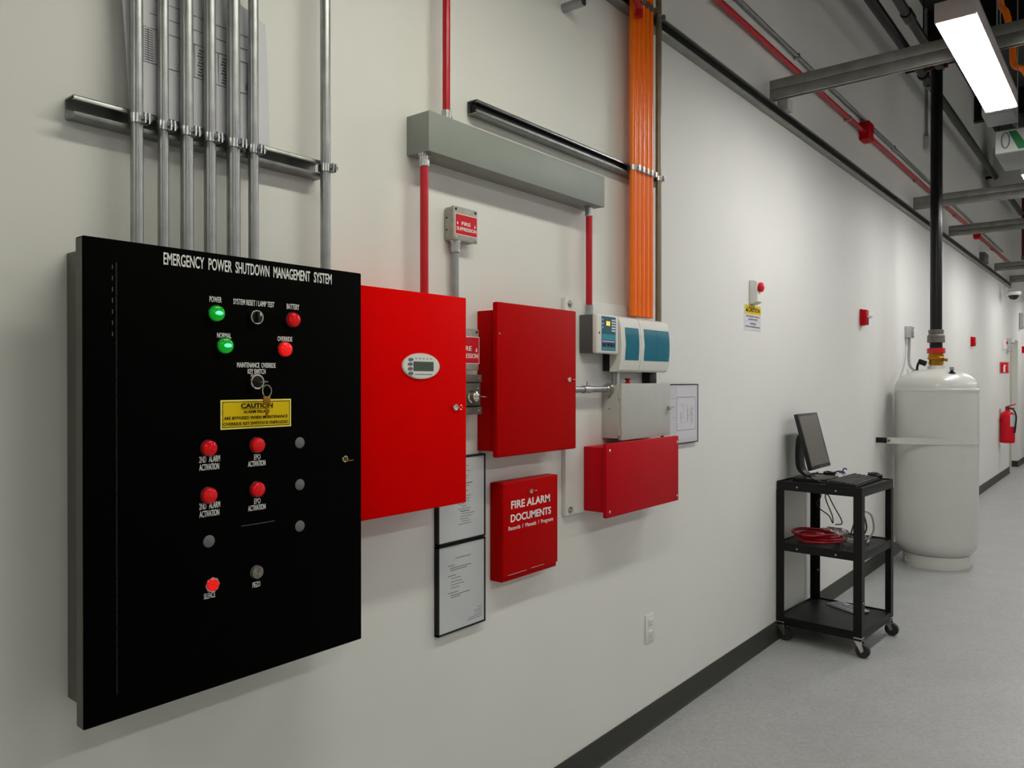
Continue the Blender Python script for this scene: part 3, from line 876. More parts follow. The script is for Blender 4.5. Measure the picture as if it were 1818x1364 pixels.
pull_station('red alarm horn with strobe on wall right of the gas cylinder valve', 10.775, 1.864)
pull_station('red alarm horn on wall beyond the door recess at far right', 16.05, 1.93)

# junction box with flexible conduit
t = thing('junction_box', 'small grey junction box on wall feeding a hose to the gas cylinder', 'junction box', (0, 7.43, 1.82))
MB().box(0, .050, 7.385, 7.475, 1.823, 1.922, .004, 2).build('box', GREYENC, t)
MB().box(.049, .054, 7.383, 7.477, 1.821, 1.924, .002).build('cover', GALV, t)
for z in (1.835, 1.91):
    MB().cyl((.053, 7.43, z), (.066, 7.43, z), .004, 10).build('screw', ZINC, t)
MB().tube(smooth_path([(.028, 7.43, 1.825), (.028, 7.425, 1.74), (.035, 7.38, 1.65), (.075, 7.22, 1.585), (.130, 7.06, 1.545), (.172, 6.97, 1.530)], 6), .0115, 12).build('flexible_hose', GREYBOX, t)

# ------------------------------------------------------------------ gas cylinder
CX, CY, CR = .335, 6.88, .294
t = thing('gas_cylinder', 'tall white fire suppression gas cylinder standing by wall', 'gas cylinder', (CX, CY, 0))
prof = [(.0, .075), (.12, .072), (.20, .085), (.25, .112), (.283, .155), (CR, .215), (CR, 1.366), (CR + .0035, 1.369), (CR + .0035, 1.386), (CR - .002, 1.390)]
for i in range(1, 13):
    a = i / 12 * math.pi / 2
    prof.append((.055 + (CR - .057) * math.cos(a), 1.392 + .150 * math.sin(a)))
MB().lathe(prof, (CX, CY, 0), (0, 0, 1), 64).build('tank', TANKW, t, angle=30)
q = MB().lathe([(.222, 0), (.234, 0), (.234, .098), (.222, .098)], (CX, CY, 0), (0, 0, 1), 56)
q.build('base_ring', TANKW, t)
q = MB()
q.tube([(CX - .165 + .016 * math.cos(a * math.pi / 8), CY - .172, .052 + .016 * math.sin(a * math.pi / 8)) for a in range(16)], .004, 8, closed=True)
q.build('lifting_eye', TANKW, t)
MB().lathe([(.062, 1.530), (.060, 1.568), (.052, 1.570)], (CX, CY, 0), (0, 0, 1), 32).build('neck', TANKW, t)
v = MB().lathe([(.048, 1.566), (.050, 1.585), (.054, 1.588), (.054, 1.598), (.049, 1.601), (.052, 1.616), (.060, 1.620), (.060, 1.634), (.056, 1.638), (.056, 1.652), (.050, 1.656), (.050, 1.668)], (CX, CY, 0), (0, 0, 1), 32).build('brass_valve', BRASS, t, angle=30)
MB().cyl((CX + .045, CY - .01, 1.612), (CX + .078, CY - .025, 1.612), .008, 12).lathe([(.013, 0), (.013, .010)], (CX + .072, CY - .022, 1.612), (1, -.4, 0), 14).build('port_fitting', BRASS, v)
MB().lathe([(.058, 1.664), (.066, 1.668), (.066, 1.704), (.058, 1.708)], (CX, CY, 0), (0, 0, 1), 10).build('red_collar', COUPRED, t)
q = MB().box(CX - .120, CX - .060, CY - .055, CY - .020, 1.575, 1.615, .006, 2, rot=Matrix.Rotation(R(22), 3, 'Y'))
q.tube(smooth_path([(CX - .118, CY - .04, 1.590), (CX - .126, CY - .04, 1.560), (CX - .128, CY - .04, 1.520)], 5), .009, 10)
q.build('actuator', BLACKSAT, t)
q = MB().lathe([(.024, 1.475), (.022, 1.520), (.018, 1.530)], (CX + .135, CY - .15, -.025), (0, 0, 1), 20)
q.build('gauge_boss', TANKW, t)
q = MB().lathe([(.024, 1.530), (.024, 1.540), (.012, 1.542), (.011, 1.558)], (CX + .135, CY - .15, -.025), (0, 0, 1), 8)
q.build('gauge_nut', BLACKSAT, t)
MB().lathe([(.016, 1.556), (.016, 1.578), (.012, 1.580)], (CX + .135, CY - .15, -.025), (0, 0, 1), 16).build('gauge_cap', GALV, t)
q = MB()
for dx in (-.165, -.195):
    q.tube(smooth_path([(CX + dx + .02, CY - .13, 1.450), (CX + dx + .022, CY - .132, 1.520), (CX + dx + .014, CY - .132, 1.540)], 4), .0045, 8)
q.build('lifting_lug', TANKW, t)
# strap and bracket
t = thing('cylinder_strap', 'pale steel strap around gas cylinder fixed to a wall bracket', 'strap', (.035, 6.475, .99))
P0 = Vector((.075, 6.468))
C0 = Vector((CX, CY))
rr = CR + .0035
dv = C0 - P0
th = math.asin(rr / dv.length)
ang = math.atan2(dv.y, dv.x) - th
tl = math.sqrt(dv.length ** 2 - rr ** 2)
tp = P0 + Vector((math.cos(ang), math.sin(ang))) * tl
a0 = math.atan2(tp.y - CY, tp.x - CX)
path = [P0 - Vector((.006, .002)), P0] + [P0.lerp(tp, i / 6) for i in range(1, 6)] + [C0 + Vector((math.cos(a0 + (R(86) - a0) * i / 40), math.sin(a0 + (R(86) - a0) * i / 40))) * rr for i in range(41)]
path.append(Vector((.06, CY + rr + .004)))
V, F = [], []
n = len(path)
for i, p in enumerate(path):
    d = (path[min(i + 1, n - 1)] - path[max(i - 1, 0)]).normalized()
    nn = Vector((d.y, -d.x)) * .0015
    for s in (1, -1):
        for z in (.966, 1.014):
            V.append((p.x + nn.x * s, p.y + nn.y * s, z))
for i in range(n - 1):
    k, j = 4 * i, 4 * i + 4
    F += [(k, j, j + 1, k + 1), (k + 2, k + 3, j + 3, j + 2), (k + 1, j + 1, j + 3, k + 3), (k, k + 2, j + 2, j)]
F += [(0, 1, 3, 2), (4 * n - 4, 4 * n - 2, 4 * n - 1, 4 * n - 3)]
q = MB()
q._add(V, F)
q.build('band', STRAPM, t)
for yy in (6.470, CY + rr + .004):
    MB().box(0, .075, yy - .026, yy - .004, .972, 1.012, .001).build('wall_bracket', BLACKSAT, t)
MB().lathe([(.010, 0), (.010, .008), (.005, .010)], (.088, 6.470, .99), (.3, -1, 0), 6).build('bolt', GREYCPL, t)

# black discharge pipe above the cylinder
t = thing('discharge_pipe', 'black vertical pipe rising from gas cylinder valve to the overhead piping', 'pipe', (CX, CY, 1.706))
MB().cyl((CX, CY, 1.84), (CX, CY, 3.955), .043, 32).build('pipe', BLACKPIPE, t)
MB().cyl((CX, CY, 1.707), (CX, CY, 1.760), .046, 32).build('nipple', BLACKPIPE, t)
MB().lathe([(.063, 1.752), (.063, 1.782), (.060, 1.786), (.063, 1.790), (.062, 1.805), (.052, 1.816), (.053, 1.828), (.055, 1.830), (.055, 1.850), (.046, 1.853)], (CX, CY, 0), (0, 0, 1), 32).build('grooved_coupling', GREYCPL, t, angle=30)
q = MB().lathe([(.052, 3.900), (.056, 3.902), (.056, 3.950), (.052, 3.953)], (CX, CY, 0), (0, 0, 1), 28)
q.box(CX + .05, CX + .08, CY - .012, CY + .012, 3.905, 3.945, .003).box(CX - .08, CX - .05, CY - .012, CY + .012, 3.905, 3.945, .003)
q.build('red_coupling', DARKREDP, t)
MB().tube(arc((CX - .10, CY, 3.955), .10, 0, R(90), 8) + [(CX - .147, CY, 4.055)], .043, 24).build('elbow', BLACKPIPE, t)

# ------------------------------------------------------------------ equipment cart (built in its own axes, then turned)
cart = thing('equipment_cart', 'black three-shelf steel cart on casters beside the wall', 'cart', (.249, 4.567, 0), R(-3.5))
HX, HY = .228, .262
for sx in (-1, 1):
    for sy in (-1, 1):
        m = MB()
        px, py = sx * (HX + .002), sy * (HY + .002)
        P = [(px, py), (px - sx * .044, py), (px - sx * .044, py - sy * .003), (px - sx * .003, py - sy * .003), (px - sx * .003, py - sy * .044), (px, py - sy * .044)]
        m.prism([(a, b_, .105) for a, b_ in P], (0, 0, .735))
        lg = m.build('leg', BLACKSAT, cart, local=True)
        cs = MB().box(px - sx * .022 - .022, px - sx * .022 + .022, py - sy * .022 - .022, py - sy * .022 + .022, .098, .106, .002)
        cxx, cyy = px - sx * .022, py - sy * .022
        cs.cyl((cxx, cyy, .084), (cxx, cyy, .099), .014, 16)
        for ss in (-1, 1):
            cs.prism([(cxx - .018, cyy + ss * .017, .086), (cxx + .018, cyy + ss * .017, .086), (cxx + .030, cyy + ss * .017, .040), (cxx + .016, cyy + ss * .017, .028)], (0, ss * .0025, 0))
        cs.box(cxx - .018, cxx + .018, cyy - .0195, cyy + .0195, .083, .087, .001)
        cs = cs.build('caster', CHROME, cart, local=True)
        MB().lathe([(.022, -.0135), (.034, -.0135), (.0365, -.009), (.0365, .009), (.034, .0135), (.022, .0135)], (cxx + .020, cyy, .0365), (0, 1, 0), 32).build('wheel', RUBBER, cs, local=True)
for nm, zt, lip in (('top_shelf', .890, .050), ('middle_shelf', .549, .046), ('bottom_shelf', .135, .046)):
    m = MB().box(-HX, HX, -HY, HY, zt - .012, zt - .008)
    for (a, b_, c, d) in ((-HX, HX, -HY, -HY + .003), (-HX, HX, HY - .003, HY), (-HX, -HX + .003, -HY, HY), (HX - .003, HX, -HY, HY)):
        m.box(a, b_, c, d, zt - lip, zt, .001)
    sh = m.build(nm, BLACKSAT, cart, local=True)
    if zt > .3:
        for (x, dz) in ((-.115, -.028), (.095, -.028)):
            MB().lathe([(.005, 0), (.005, .001), (.003, .0025)], (x, -HY + .0003, zt + dz), (0, -1, 0), 12).build('screw', ZINC, sh, local=True)
for sy, sx in ((1, -1),):
    for z in (.30, .40):
        MB().lathe([(.006, 0), (.006, .001), (.003, .003)], (-HX + .030, HY - .001, z), (0, -1, 0), 12).build('screw', ZINC, cart, local=True)
MB().lathe([(.005, 0), (.005, .001), (.003, .003)], (HX + .0018, -HY + .02, .285), (1, 0, 0), 12).build('screw', ZINC, cart, local=True)
TOP, MID, BOT = .8828, .5418, .1278

# monitor (faces the corridor, tilted back)
t = thing('computer_monitor', 'black flat monitor tilted back on the top shelf of cart', 'monitor', (.10, 4.575, TOP))
MB().prism([(.055, 4.43, TOP), (.20, 4.43, TOP), (.235, 4.49, TOP), (.235, 4.63, TOP), (.20, 4.70, TOP), (.055, 4.70, TOP), (.035, 4.64, TOP), (.035, 4.49, TOP)], (0, 0, .016)).build('base', PLASTIC, t)
m = MB()
P = smooth_path([(.115, 0, .898), (.075, 0, .915), (.052, 0, .95), (.046, 0, 1.02), (.050, 0, 1.10), (.060, 0, 1.135)], 5)
for i in range(len(P) - 1):
    a, b_ = P[i], P[i + 1]
    m.prism([(a.x - .012, 4.53, a.z), (a.x + .012, 4.53, a.z + .003), (b_.x + .012, 4.53, b_.z + .003), (b_.x - .012, 4.53, b_.z)], (0, .085, 0))
m.build('stand', PLASTIC, t)
tr = Matrix.Rotation(R(-14.5), 3, 'Y')
pv = (.128, 4.575, 1.10)
m = MB().box(.108, .132, 4.405, 4.745, .945, 1.268, .004, 2, rot=tr, piv=pv)
m.box(.088, .110, 4.46, 4.69, 1.00, 1.21, .012, 3, rot=tr, piv=pv)
m.build('casing', PLASTIC, t)
s = MB().box(.1318, .1326, 4.418, 4.721, .966, 1.252, rot=tr, piv=pv).build('screen', SCREEN, t)
q = MB().box(.1318, .1330, 4.568, 4.582, .952, .957, rot=tr, piv=pv)
q.build('badge', ZINC, t)

# keyboard, mouse, cables on top
t = thing('keyboard', 'black computer keyboard lying along the front edge of cart top', 'keyboard', (.355, 4.560, TOP), R(-2))
m = MB().prism([(-.078, -.235, .004), (.078, -.235, .004), (.078, -.235, .012), (-.078, -.235, .026), (-.078, -.235, .020)], (0, .435, 0))
m.box(-.070, -.060, -.23, .19, 0, .014).box(.055, .065, -.23, .19, 0, .006)
m.build('case', PLASTIC, t, local=True)
m = MB()
for r in range(6):
    x = .062 - r * .0235
    zt = .0135 + r * .0022
    c = -.226
    while c < .178:
        wd = .0178 if not (r == 0 and -.13 < c < -.02) else .10
        m.box(x - .0095, x + .0095, c, c + wd, zt - .004, zt + .007, .0015, 1)
        c += wd + .0032
        if abs(c - .075) < .010 or abs(c - .150) < .010:
            c += .008
m.build('keys', KEYS, t, local=True)
t = thing('computer_mouse', 'black computer mouse at back corner of cart top', 'mouse', (.385, 4.795, TOP), R(75))
# keep the mouse clear of the keyboard
t.location = (.400, 4.797, TOP)
MB().ball((0, 0, .0205), .028, 1.0, 1.6, .72, 12).build('shell', PLASTIC, t, local=True)
MB().box(-.003, .003, .025, .042, .030, .036, .001).build('scroll_wheel', KEYS, t, local=True)

def cable(name, label, pts, r, m, cat='cable', group=None, k=6):
    o = MB().tube(smooth_path(pts, k), r, 8).build(name, m)
    return tag(o, label, cat, group)
def coil(cx, cy, z, r0, turns, dz, jit, sq=1.0, seed=1, rz=0.0):
    rnd = random.Random(seed)
    P = []
    n = int(turns * 14)
    for i in range(n):
        a = 2 * math.pi * i / 14
        rr_ = r0 + jit * math.sin(i * .37 + seed) + rnd.uniform(-jit, jit) * .25
        u, v_ = rr_ * math.cos(a), rr_ * sq * math.sin(a)
        P.append((cx + u * math.cos(rz) - v_ * math.sin(rz), cy + u * math.sin(rz) + v_ * math.cos(rz), z + dz * i / n + .004 * (1 + math.sin(i * .9 + seed))))
    return P
cable('black_cable', 'tangled black cable lying behind keyboard near the monitor base', coil(.175, 4.748, TOP + .006, .026, 4, .018, .010, 1.0, 2), .0040, PLASTIC)
cable('monitor_cable', 'black cable looping from monitor underside across cart top', [(.172, 4.50, .934), (.160, 4.47, .925), (.120, 4.455, .912), (.095, 4.445, .93), (.11, 4.465, .912), (.145, 4.421, .912), (.205, 4.405, .894), (.250, 4.455, TOP + .005), (.258, 4.53, TOP + .005), (.256, 4.60, TOP + .005)], .0035, PLASTIC)
t = thing('power_adapter', 'black power adapter lump at far end of cart top', 'adapter', (.15, 4.80, TOP))
MB().box(.115, .165, 4.775, 4.812, TOP, TOP + .026, .006, 2).build('brick', PLASTIC, t)
MB().tube(smooth_path([(.165, 4.79, TOP + .013), (.195, 4.80, TOP + .03), (.225, 4.80, TOP + .028), (.24, 4.81, TOP + .006)], 5), .004, 8).build('lead', PLASTIC, t)
m = MB().ball((0, 0, .016), .026, 1.25, 1.4, .62, 10)
rnd = random.Random(4)
for v_ in m.bm.verts:
    v_.co += Vector((rnd.uniform(-.006, .006), rnd.uniform(-.006, .006), rnd.uniform(-.004, .006)))
    v_.co.z = max(v_.co.z, 0.0)
t = thing('cable_bundle', 'white crumpled cable bundle beside the blue connector on cart top', 'cable', (.252, 4.66, TOP))
m.build('wrap', WHITECABLE, t, local=True, angle=20)
t = thing('video_connector', 'dark blue cable connector standing on cart top', 'connector', (.238, 4.731, TOP))
q = MB().box(.222, .252, 4.722, 4.740, TOP, TOP + .040, .004, 2, rot=Matrix.Rotation(R(14), 3, 'X'))
q.build('plug', BLUEPL, t)
MB().tube(smooth_path([(.238, 4.735, TOP + .036), (.244, 4.750, TOP + .055), (.258, 4.755, TOP + .048)], 5), .004, 8).build('lead', BLUEPL, t)

# things on the middle and bottom shelves
cable('red_cable_coil', 'coiled red cable on the middle shelf of cart', coil(.180, 4.475, MID + .010, .112, 5, .045, .026, .95, 3), .0060, REDCABLE)
cable('pale_cable_coil', 'coiled pale grey cable standing at right end of middle shelf', [(.35, 4.62, MID + .01), (.38, 4.70, MID + .008), (.405, 4.75, MID + .05), (.395, 4.74, MID + .14), (.36, 4.68, MID + .165), (.345, 4.65, MID + .13), (.35, 4.66, MID + .07), (.37, 4.71, MID + .02), (.395, 4.68, MID + .009), (.41, 4.60, MID + .008)], .0055, WHITECABLE)
cable('grey_cable', 'dark grey cable loop rising beside pale coil on middle shelf', [(.29, 4.70, MID + .006), (.30, 4.72, MID + .06), (.325, 4.735, MID + .14), (.350, 4.75, MID + .135), (.362, 4.77, MID + .06), (.34, 4.78, MID + .008)], .005, DKGREY)
cable('white_lead', 'thin white lead tangled right of the red coil', coil(.375, 4.50, MID + .008, .034, 3, .03, .010, 1.3, 6), .004, WHITECABLE)
m = MB().ball((0, 0, .022), .06, 1.5, 1.3, .42, 10)
for v_ in m.bm.verts:
    v_.co += Vector((rnd.uniform(-.010, .010), rnd.uniform(-.010, .010), rnd.uniform(-.006, .008)))
    v_.co.z = max(v_.co.z, 0.0)
t = thing('plastic_bag', 'crumpled clear plastic bag behind the red coil on middle shelf', 'bag', (.195, 4.70, MID))
m.build('film', CLEARPL, t, local=True, angle=15)
cable('power_cable', 'thin black power cord hanging from top shelf down to middle shelf', [(.21, 4.44, .842), (.205, 4.44, .80), (.185, 4.44, .765), (.20, 4.45, .735), (.245, 4.46, .70), (.262, 4.47, .66), (.26, 4.47, .70), (.235, 4.46, .77), (.225, 4.46, .81), (.24, 4.46, .815), (.265, 4.47, .76), (.30, 4.49, .685), (.30, 4.50, .655), (.27, 4.49, .650)], .0032, PLASTIC)
t = thing('paper_packet', 'small folded printed packet on bottom shelf of cart', 'packet', (.27, 4.73, BOT), R(-28))
m = MB().box(-.115, .105, -.050, .050, 0, .006, .002)
m.box(-.095, .115, -.046, .046, .006, .014, .003)
m.build('wrapper', PAPER, t, local=True)
q = MB()
for i in range(7):
    q.box(-.08 + i * .024, -.066 + i * .024, -.038, .034 - (i % 3) * .012, .0138, .0146)
q.build('print', GREYINK, t, local=True)

# ------------------------------------------------------------------ far end of the wall
t = thing('fire_extinguisher', 'red fire extinguisher hanging on wall at the far end', 'extinguisher', (.105, 13.290, .545))
q = MB().lathe([(.080, .548), (.092, .556), (.094, .58), (.094, .93), (.085, .972), (.055, 1.000), (.030, 1.012), (.028, 1.035)], (.100, 13.290, 0), (0, 0, 1), 32)
q.build('tank', SIGNRED, t)
P = [(.100 + .0948 * math.cos(a), 13.290 + .0948 * math.sin(a)) for a in [R(-62 + 10 * i) for i in range(9)]]
P += [(.100 + .0930 * math.cos(a), 13.290 + .0930 * math.sin(a)) for a in [R(18 - 10 * i) for i in range(9)]]
MB().prism([(a, b_, .79) for a, b_ in P], (0, 0, .17)).build('instruction_label', PAPERC, t)
q = MB().box(.075, .125, 13.265, 13.315, 1.03, 1.075, .006, 2)
q.build('valve', DARKREDP, t)
MB().box(.085, .205, 13.278, 13.302, 1.085, 1.100, .004, rot=Matrix.Rotation(R(-18), 3, 'Y')).box(.085, .195, 13.278, 13.302, 1.045, 1.058, .004).build('handle', SIGNRED, t)
MB().tube(smooth_path([(.125, 13.270, 1.055), (.18, 13.240, 1.03), (.212, 13.230, .94), (.205, 13.230, .80), (.195, 13.240, .70)], 6), .011, 10).build('hose', BLACKSAT, t)
MB().box(0, .020, 13.265, 13.315, .62, 1.04).box(0, .012, 13.200, 13.380, .86, .90).build('wall_bracket', GALV, t)
t = thing('extinguisher_sign', 'red projecting sign with white pictogram above the fire extinguisher', 'sign', (.055, 13.30, 1.555))
MB().box(0, .118, 13.298, 13.306, 1.555, 1.725, .001).build('panel', SIGNRED, t)
q = MB().box(.046, .072, 13.2965, 13.2985, 1.575, 1.655, .006, 2).box(.052, .066, 13.2965, 13.2985, 1.655, 1.685).box(.066, .085, 13.2965, 13.2985, 1.665, 1.675)
q.build('pictogram', WHITEINK, t)
q = MB()
for a in ((.008, .110, 1.562, 1.565), (.008, .110, 1.715, 1.718), (.008, .011, 1.562, 1.718), (.107, .110, 1.562, 1.718)):
    q.box(a[0], a[1], 13.2965, 13.2985, a[2], a[3])
q.build('border', WHITEINK, t)
stop_station('distant white stop box with red button above the extinguisher sign', 13.55, 13.63, 1.915, 2.06, .060)
t = thing('strobe_light', 'pale grey strobe unit on wall at the last wall corner', 'strobe', (0, 14.12, 1.89))
MB().box(0, .055, 14.07, 14.19, 1.895, 2.105, .004, 2).build('back_box', GREYENC, t)
MB().box(.054, .085, 14.085, 14.175, 1.91, 2.02, .006, 2).build('speaker', GREYENC, t)
MB().box(.054, .105, 14.095, 14.165, 2.03, 2.09, .008, 2).build('lens', WHITEPL, t)
t = thing('security_camera', 'white dome security camera hanging at the far wall end', 'camera', (.16, 13.3, 2.66))
MB().box(.041, .10, 13.27, 13.33, 2.72, 2.80, .005).cyl((.09, 13.3, 2.76), (.17, 13.3, 2.76), .022, 16).build('wall_arm', WHITEPL, t)
MB().lathe([(.0, 2.765), (.05, 2.76), (.095, 2.735), (.10, 2.70), (.085, 2.685)], (.17, 13.3, 0), (0, 0, 1), 28).build('housing', WHITEPL, t)
MB().lathe([(.068, 2.690), (.064, 2.665), (.048, 2.638), (.025, 2.624), (0, 2.620)], (.17, 13.3, 0), (0, 0, 1), 28).build('dome', DOMEK, t)
t = thing('exit_light', 'small pale emergency light unit high on wall past the door recess', 'light fixture', (0, 15.7, 2.33))
MB().box(0, .05, 15.62, 15.80, 2.33, 2.60, .012, 3).build('housing', GREYENC, t)
MB().box(.049, .075, 15.64, 15.78, 2.35, 2.58, .012, 3).build('lens', WHITEPL, t)
MB().box(.074, .076, 15.66, 15.76, 2.345, 2.352).build('rim', CARTONG, t)
o = MB().prism([(-.085, DY0 + .04, DZ - .10), (-.085, DY0 + .04, DZ - .045), (.05, DY0 + .04, DZ - .045)], (0, .30, 0)).build('door_closer', GREYENC)
tag(o, 'grey door closer wedge at top of the recessed far door', 'door closer')

# ------------------------------------------------------------------ upper wall runs
RZ = 2.897
strut('long steel strut rail running along the wall under the ceiling beams', 2.10, 14.35, RZ + .031, .062, .041, BEAMST, 'strut_rail', shade_strip=True)
t = thing('red_conduit', 'long red fire alarm conduit running high along the upper wall', 'conduit', (.032, 8, 3.245))
MB().cyl((.032, 3.0, 3.246), (.032, 14.4, 3.262), .0150, 16).build('tube', REDPIPE, t)
for y in (6.02, 11.0):
    MB().box(.0006, .068, y - .055, y + .075, 3.195, 3.325, .003).build('junction_box', RED3, t)
for y in (5.93, 6.13, 10.9, 11.12):
    MB().lathe([(.021, -.022), (.021, .022)], (.032, y, 3.2505), (0, 1, 0), 16).build('coupling', REDPIPE, t)
for y in (5.6, 7.7, 9.6, 12.4):
    MB().lathe([(.0185, -.012), (.0185, .012)], (.032, y, 3.2505), (0, 1, 0), 16).box(.0006, .032, y - .012, y + .012, 3.235, 3.268).build('pipe_strap', ZINC, t)
t = thing('grey_conduit', 'thin grey conduit running above the red conduit on upper wall', 'conduit', (.02, 8, 3.35))
MB().cyl((.020, 3.0, 3.354), (.020, 13.4, 3.345), .0115, 14).build('tube', EMT, t)
for y in (4.6, 6.9, 9.0, 11.2):
    MB().box(0, .034, y - .010, y + .010, 3.334, 3.367, .002).build('pipe_strap', ZINC, t)
t = thing('junction_box', 'small grey box on wall beside the nearest ceiling beam end', 'junction box', (0, 4.45, 2.98))
MB().box(.002, .06, 4.33, 4.41, 2.962, 3.03, .003).build('box', GREYENC, t)
t = thing('junction_box', 'small dark grey box on upper wall beyond the third ceiling beam', 'junction box', (0, 11.55, 2.98))
MB().box(0, .06, 11.42, 11.74, 2.962, 3.085, .003).build('box', GREYCPL, t)
t = thing('drop_conduit', 'grey conduit dropping down upper wall to a small box behind black pipe', 'conduit', (.02, 8.15, 3.66))
MB().cyl((.02, 8.16, 3.72), (.02, 8.12, 4.94), .0125, 14).build('tube', EMT, t)
MB().box(0, .05, 8.11, 8.24, 3.62, 3.75, .003).build('box', GREYENC, t)

# black pipes
t = thing('black_pipe', 'thick black pipe running along the upper wall under the ceiling', 'pipe', (.15, 8, 4.055))
MB().cyl((.150, 2.0, 4.055), (.150, 14.4, 4.055), .036, 24).build('pipe', BLACKPIPE, t)
for y in (7.35, 11.9):
    q = MB().lathe([(.046, -.02), (.046, .02)], (.150, y, 4.055), (0, 1, 0), 20)
    q.box(.135, .165, y - .02, y + .02, 4.085, 4.14, .004)
    q.cyl((.15, y, 4.13), (.15, y, ZC), .006, 8)
    q.build('pipe_hanger', BLACKSAT, t)
    MB().box(0, .62, y + .03, y + .06, 4.115, 4.15, .002).build('support_arm', BLACKSAT, t)
MB().lathe([(.045, 0), (.047, .01), (.047, .08), (.045, .09)], (.150, 7.55, 4.055), (0, 1, 0), 20).build('coupling', GREYCPL, t)
t = thing('black_pipe', 'black pipe hung from ceiling parallel to the wall pipe with a coupling above the beam', 'pipe', (.45, 4.5, 3.72))
MB().cyl((.46, 1.5, 3.72), (.46, 6.3, 3.72), .028, 20).build('pipe', BLACKPIPE, t)
MB().lathe([(.034, 0), (.036, .01), (.036, .12), (.034, .13)], (.46, 5.25, 3.72), (0, 1, 0), 20).build('coupling', BLACKPIPE, t)
MB().cyl((.46, 4.9, 3.72), (.46, 4.9, ZC), .006, 8).lathe([(.034, -.012), (.034, .012)], (.46, 4.9, 3.72), (0, 1, 0), 16).build('pipe_hanger', BLACKSAT, t)
t = thing('black_pipe', 'black pipe near ceiling partly hidden behind the lit ceiling lamp', 'pipe', (.72, 4.5, 3.72))
MB().cyl((.70, 2.2, 3.80), (.70, 12.5, 3.80), .022, 20).build('pipe', BLACKPIPE, t)
for y in (4.0, 8.5, 12.0):
    MB().cyl((.70, y, 3.80), (.70, y, ZC), .006, 8).lathe([(.027, -.012), (.027, .012)], (.70, y, 3.80), (0, 1, 0), 16).build('pipe_hanger', BLACKSAT, t)
t = thing('red_drop_pipe', 'dark red vertical pipe hanging from ceiling at far right', 'pipe', (.15, 13.3, 3.05))
MB().cyl((.16, 14.62, 3.40), (.16, 14.62, ZC), .026, 16).build('pipe', DARKREDP, t)
MB().lathe([(.032, 0), (.032, .06)], (.16, 14.62, 3.36), (0, 0, 1), 16).build('cap', GREYCPL, t)

# beams
for i, (y, lab) in enumerate(((4.15, 'nearest double strut ceiling beam crossing behind the lit lamp'), (7.57, 'second double strut ceiling beam behind the black pipe'), (9.20, 'third ceiling beam counting from the lit lamp end'),
                              (12.50, 'fourth ceiling beam toward the far wall end'), (14.12, 'farthest ceiling beam above the security camera'))):
    t = thing('ceiling_beam', lab, 'beam', (.035, y, 2.96), 0, 'steel strut beams across the corridor')
    for nm, z, s in (('lower_channel', 2.9605 + .0515, -1), ('upper_channel', 2.9605 + .0525, 1)):
        m = MB().prism([(.032, y + v_, z + s * u) for u, v_ in c_profile(.0515, .0415)], (XR - .032, 0, 0))
        m.build(nm, BEAMST, t)
    MB().box(.0, .034, y - .035, y + .035, 2.9595, 2.966, .001).build('end_bracket', ZINC, t)

# fluorescent lamps in a row below the beams
def fixture(y0, label, LX=0.0, dm=None):
    t = thing('ceiling_lamp', label, 'ceiling lamp', (1.014 + LX, y0 + .655, 2.88), 0, 'fluorescent lamps in a row below the beams')
    y1 = y0 + 1.31
    m = MB()
    m.box(LX + .941, LX + .946, y0, y1, 2.886, 2.958).box(LX + 1.082, LX + 1.087, y0, y1, 2.886, 2.958).box(LX + .941, LX + 1.087, y0, y1, 2.953, 2.9595)
    m.build('housing', HOUSING, t)
    MB().box(LX + .941, LX + 1.087, y0 - .004, y0 + .002, 2.879, 2.9595, .001).build('end_cap', HOUSING, t)
    MB().box(LX + .941, LX + 1.087, y1 - .002, y1 + .004, 2.876, 2.9595, .001).build('end_cap', HOUSING, t)
    m = MB()
    n = 12
    P = [(LX + .9465 + .135 * i / n, y0 + .001, 2.8765 - .0012 * math.sin(i / n * math.pi * 3) ** 2) for i in range(n + 1)] + [(LX + 1.0815, y0 + .001, 2.905), (LX + .9465, y0 + .001, 2.905)]
    m.prism(P, (0, 1.308, 0))
    m.build('diffuser', dm or DIFFUSER, t)
    if LX:
        MB().box(LX + .99, LX + 1.04, y0 + .05, y1 - .05, 2.9592, 2.9600).build('fill_uplight', UPFILL, t)  # glowing strip added on top to brighten the upper wall
    for y in (y0 + .15, y1 - .15):
        MB().cyl((LX + 1.014, y, 2.959), (LX + 1.014, y, ZC), .003, 8).build('hanger_rod', GALV, t)
    return t
fixture(3.49, 'large lit fluorescent ceiling lamp hanging under the nearest beam')
fixture(6.42, 'second lit fluorescent lamp at right picture edge behind the green labelled carton')
fixture(.75, 'yellowish lit fluorescent lamp overhead near the black cabinet, outside the photo', 0, DIFFWARM)
fixture(-2.37, 'yellowish unseen fluorescent fill lamp behind the viewpoint, outside the photo', 0, DIFFWARM)  # unseen lamp, row carried on behind the viewpoint for fill light
for y0, lab in ((9.35, 'lit fluorescent lamp above corridor floor beyond the third beam, outside the photo'), (12.28, 'lit fluorescent lamp over the extinguisher stretch, outside the photo'), (15.21, 'farthest lit fluorescent lamp near the end wall, outside the photo')):
    fixture(y0, lab)
for y0, lab in ((-1.0, 'behind the viewpoint'), (1.95, 'beside the black cabinet'), (4.9, 'beside the cart'), (7.85, 'beside the gas cylinder'), (10.8, 'past the gas cylinder'), (13.75, 'beside the far door recess')):
    fixture(y0, 'added fluorescent fill lamp of an unseen second row ' + lab + ', outside the photo', 2.1, FILLROW)  # second row added out of view to fill the room with light

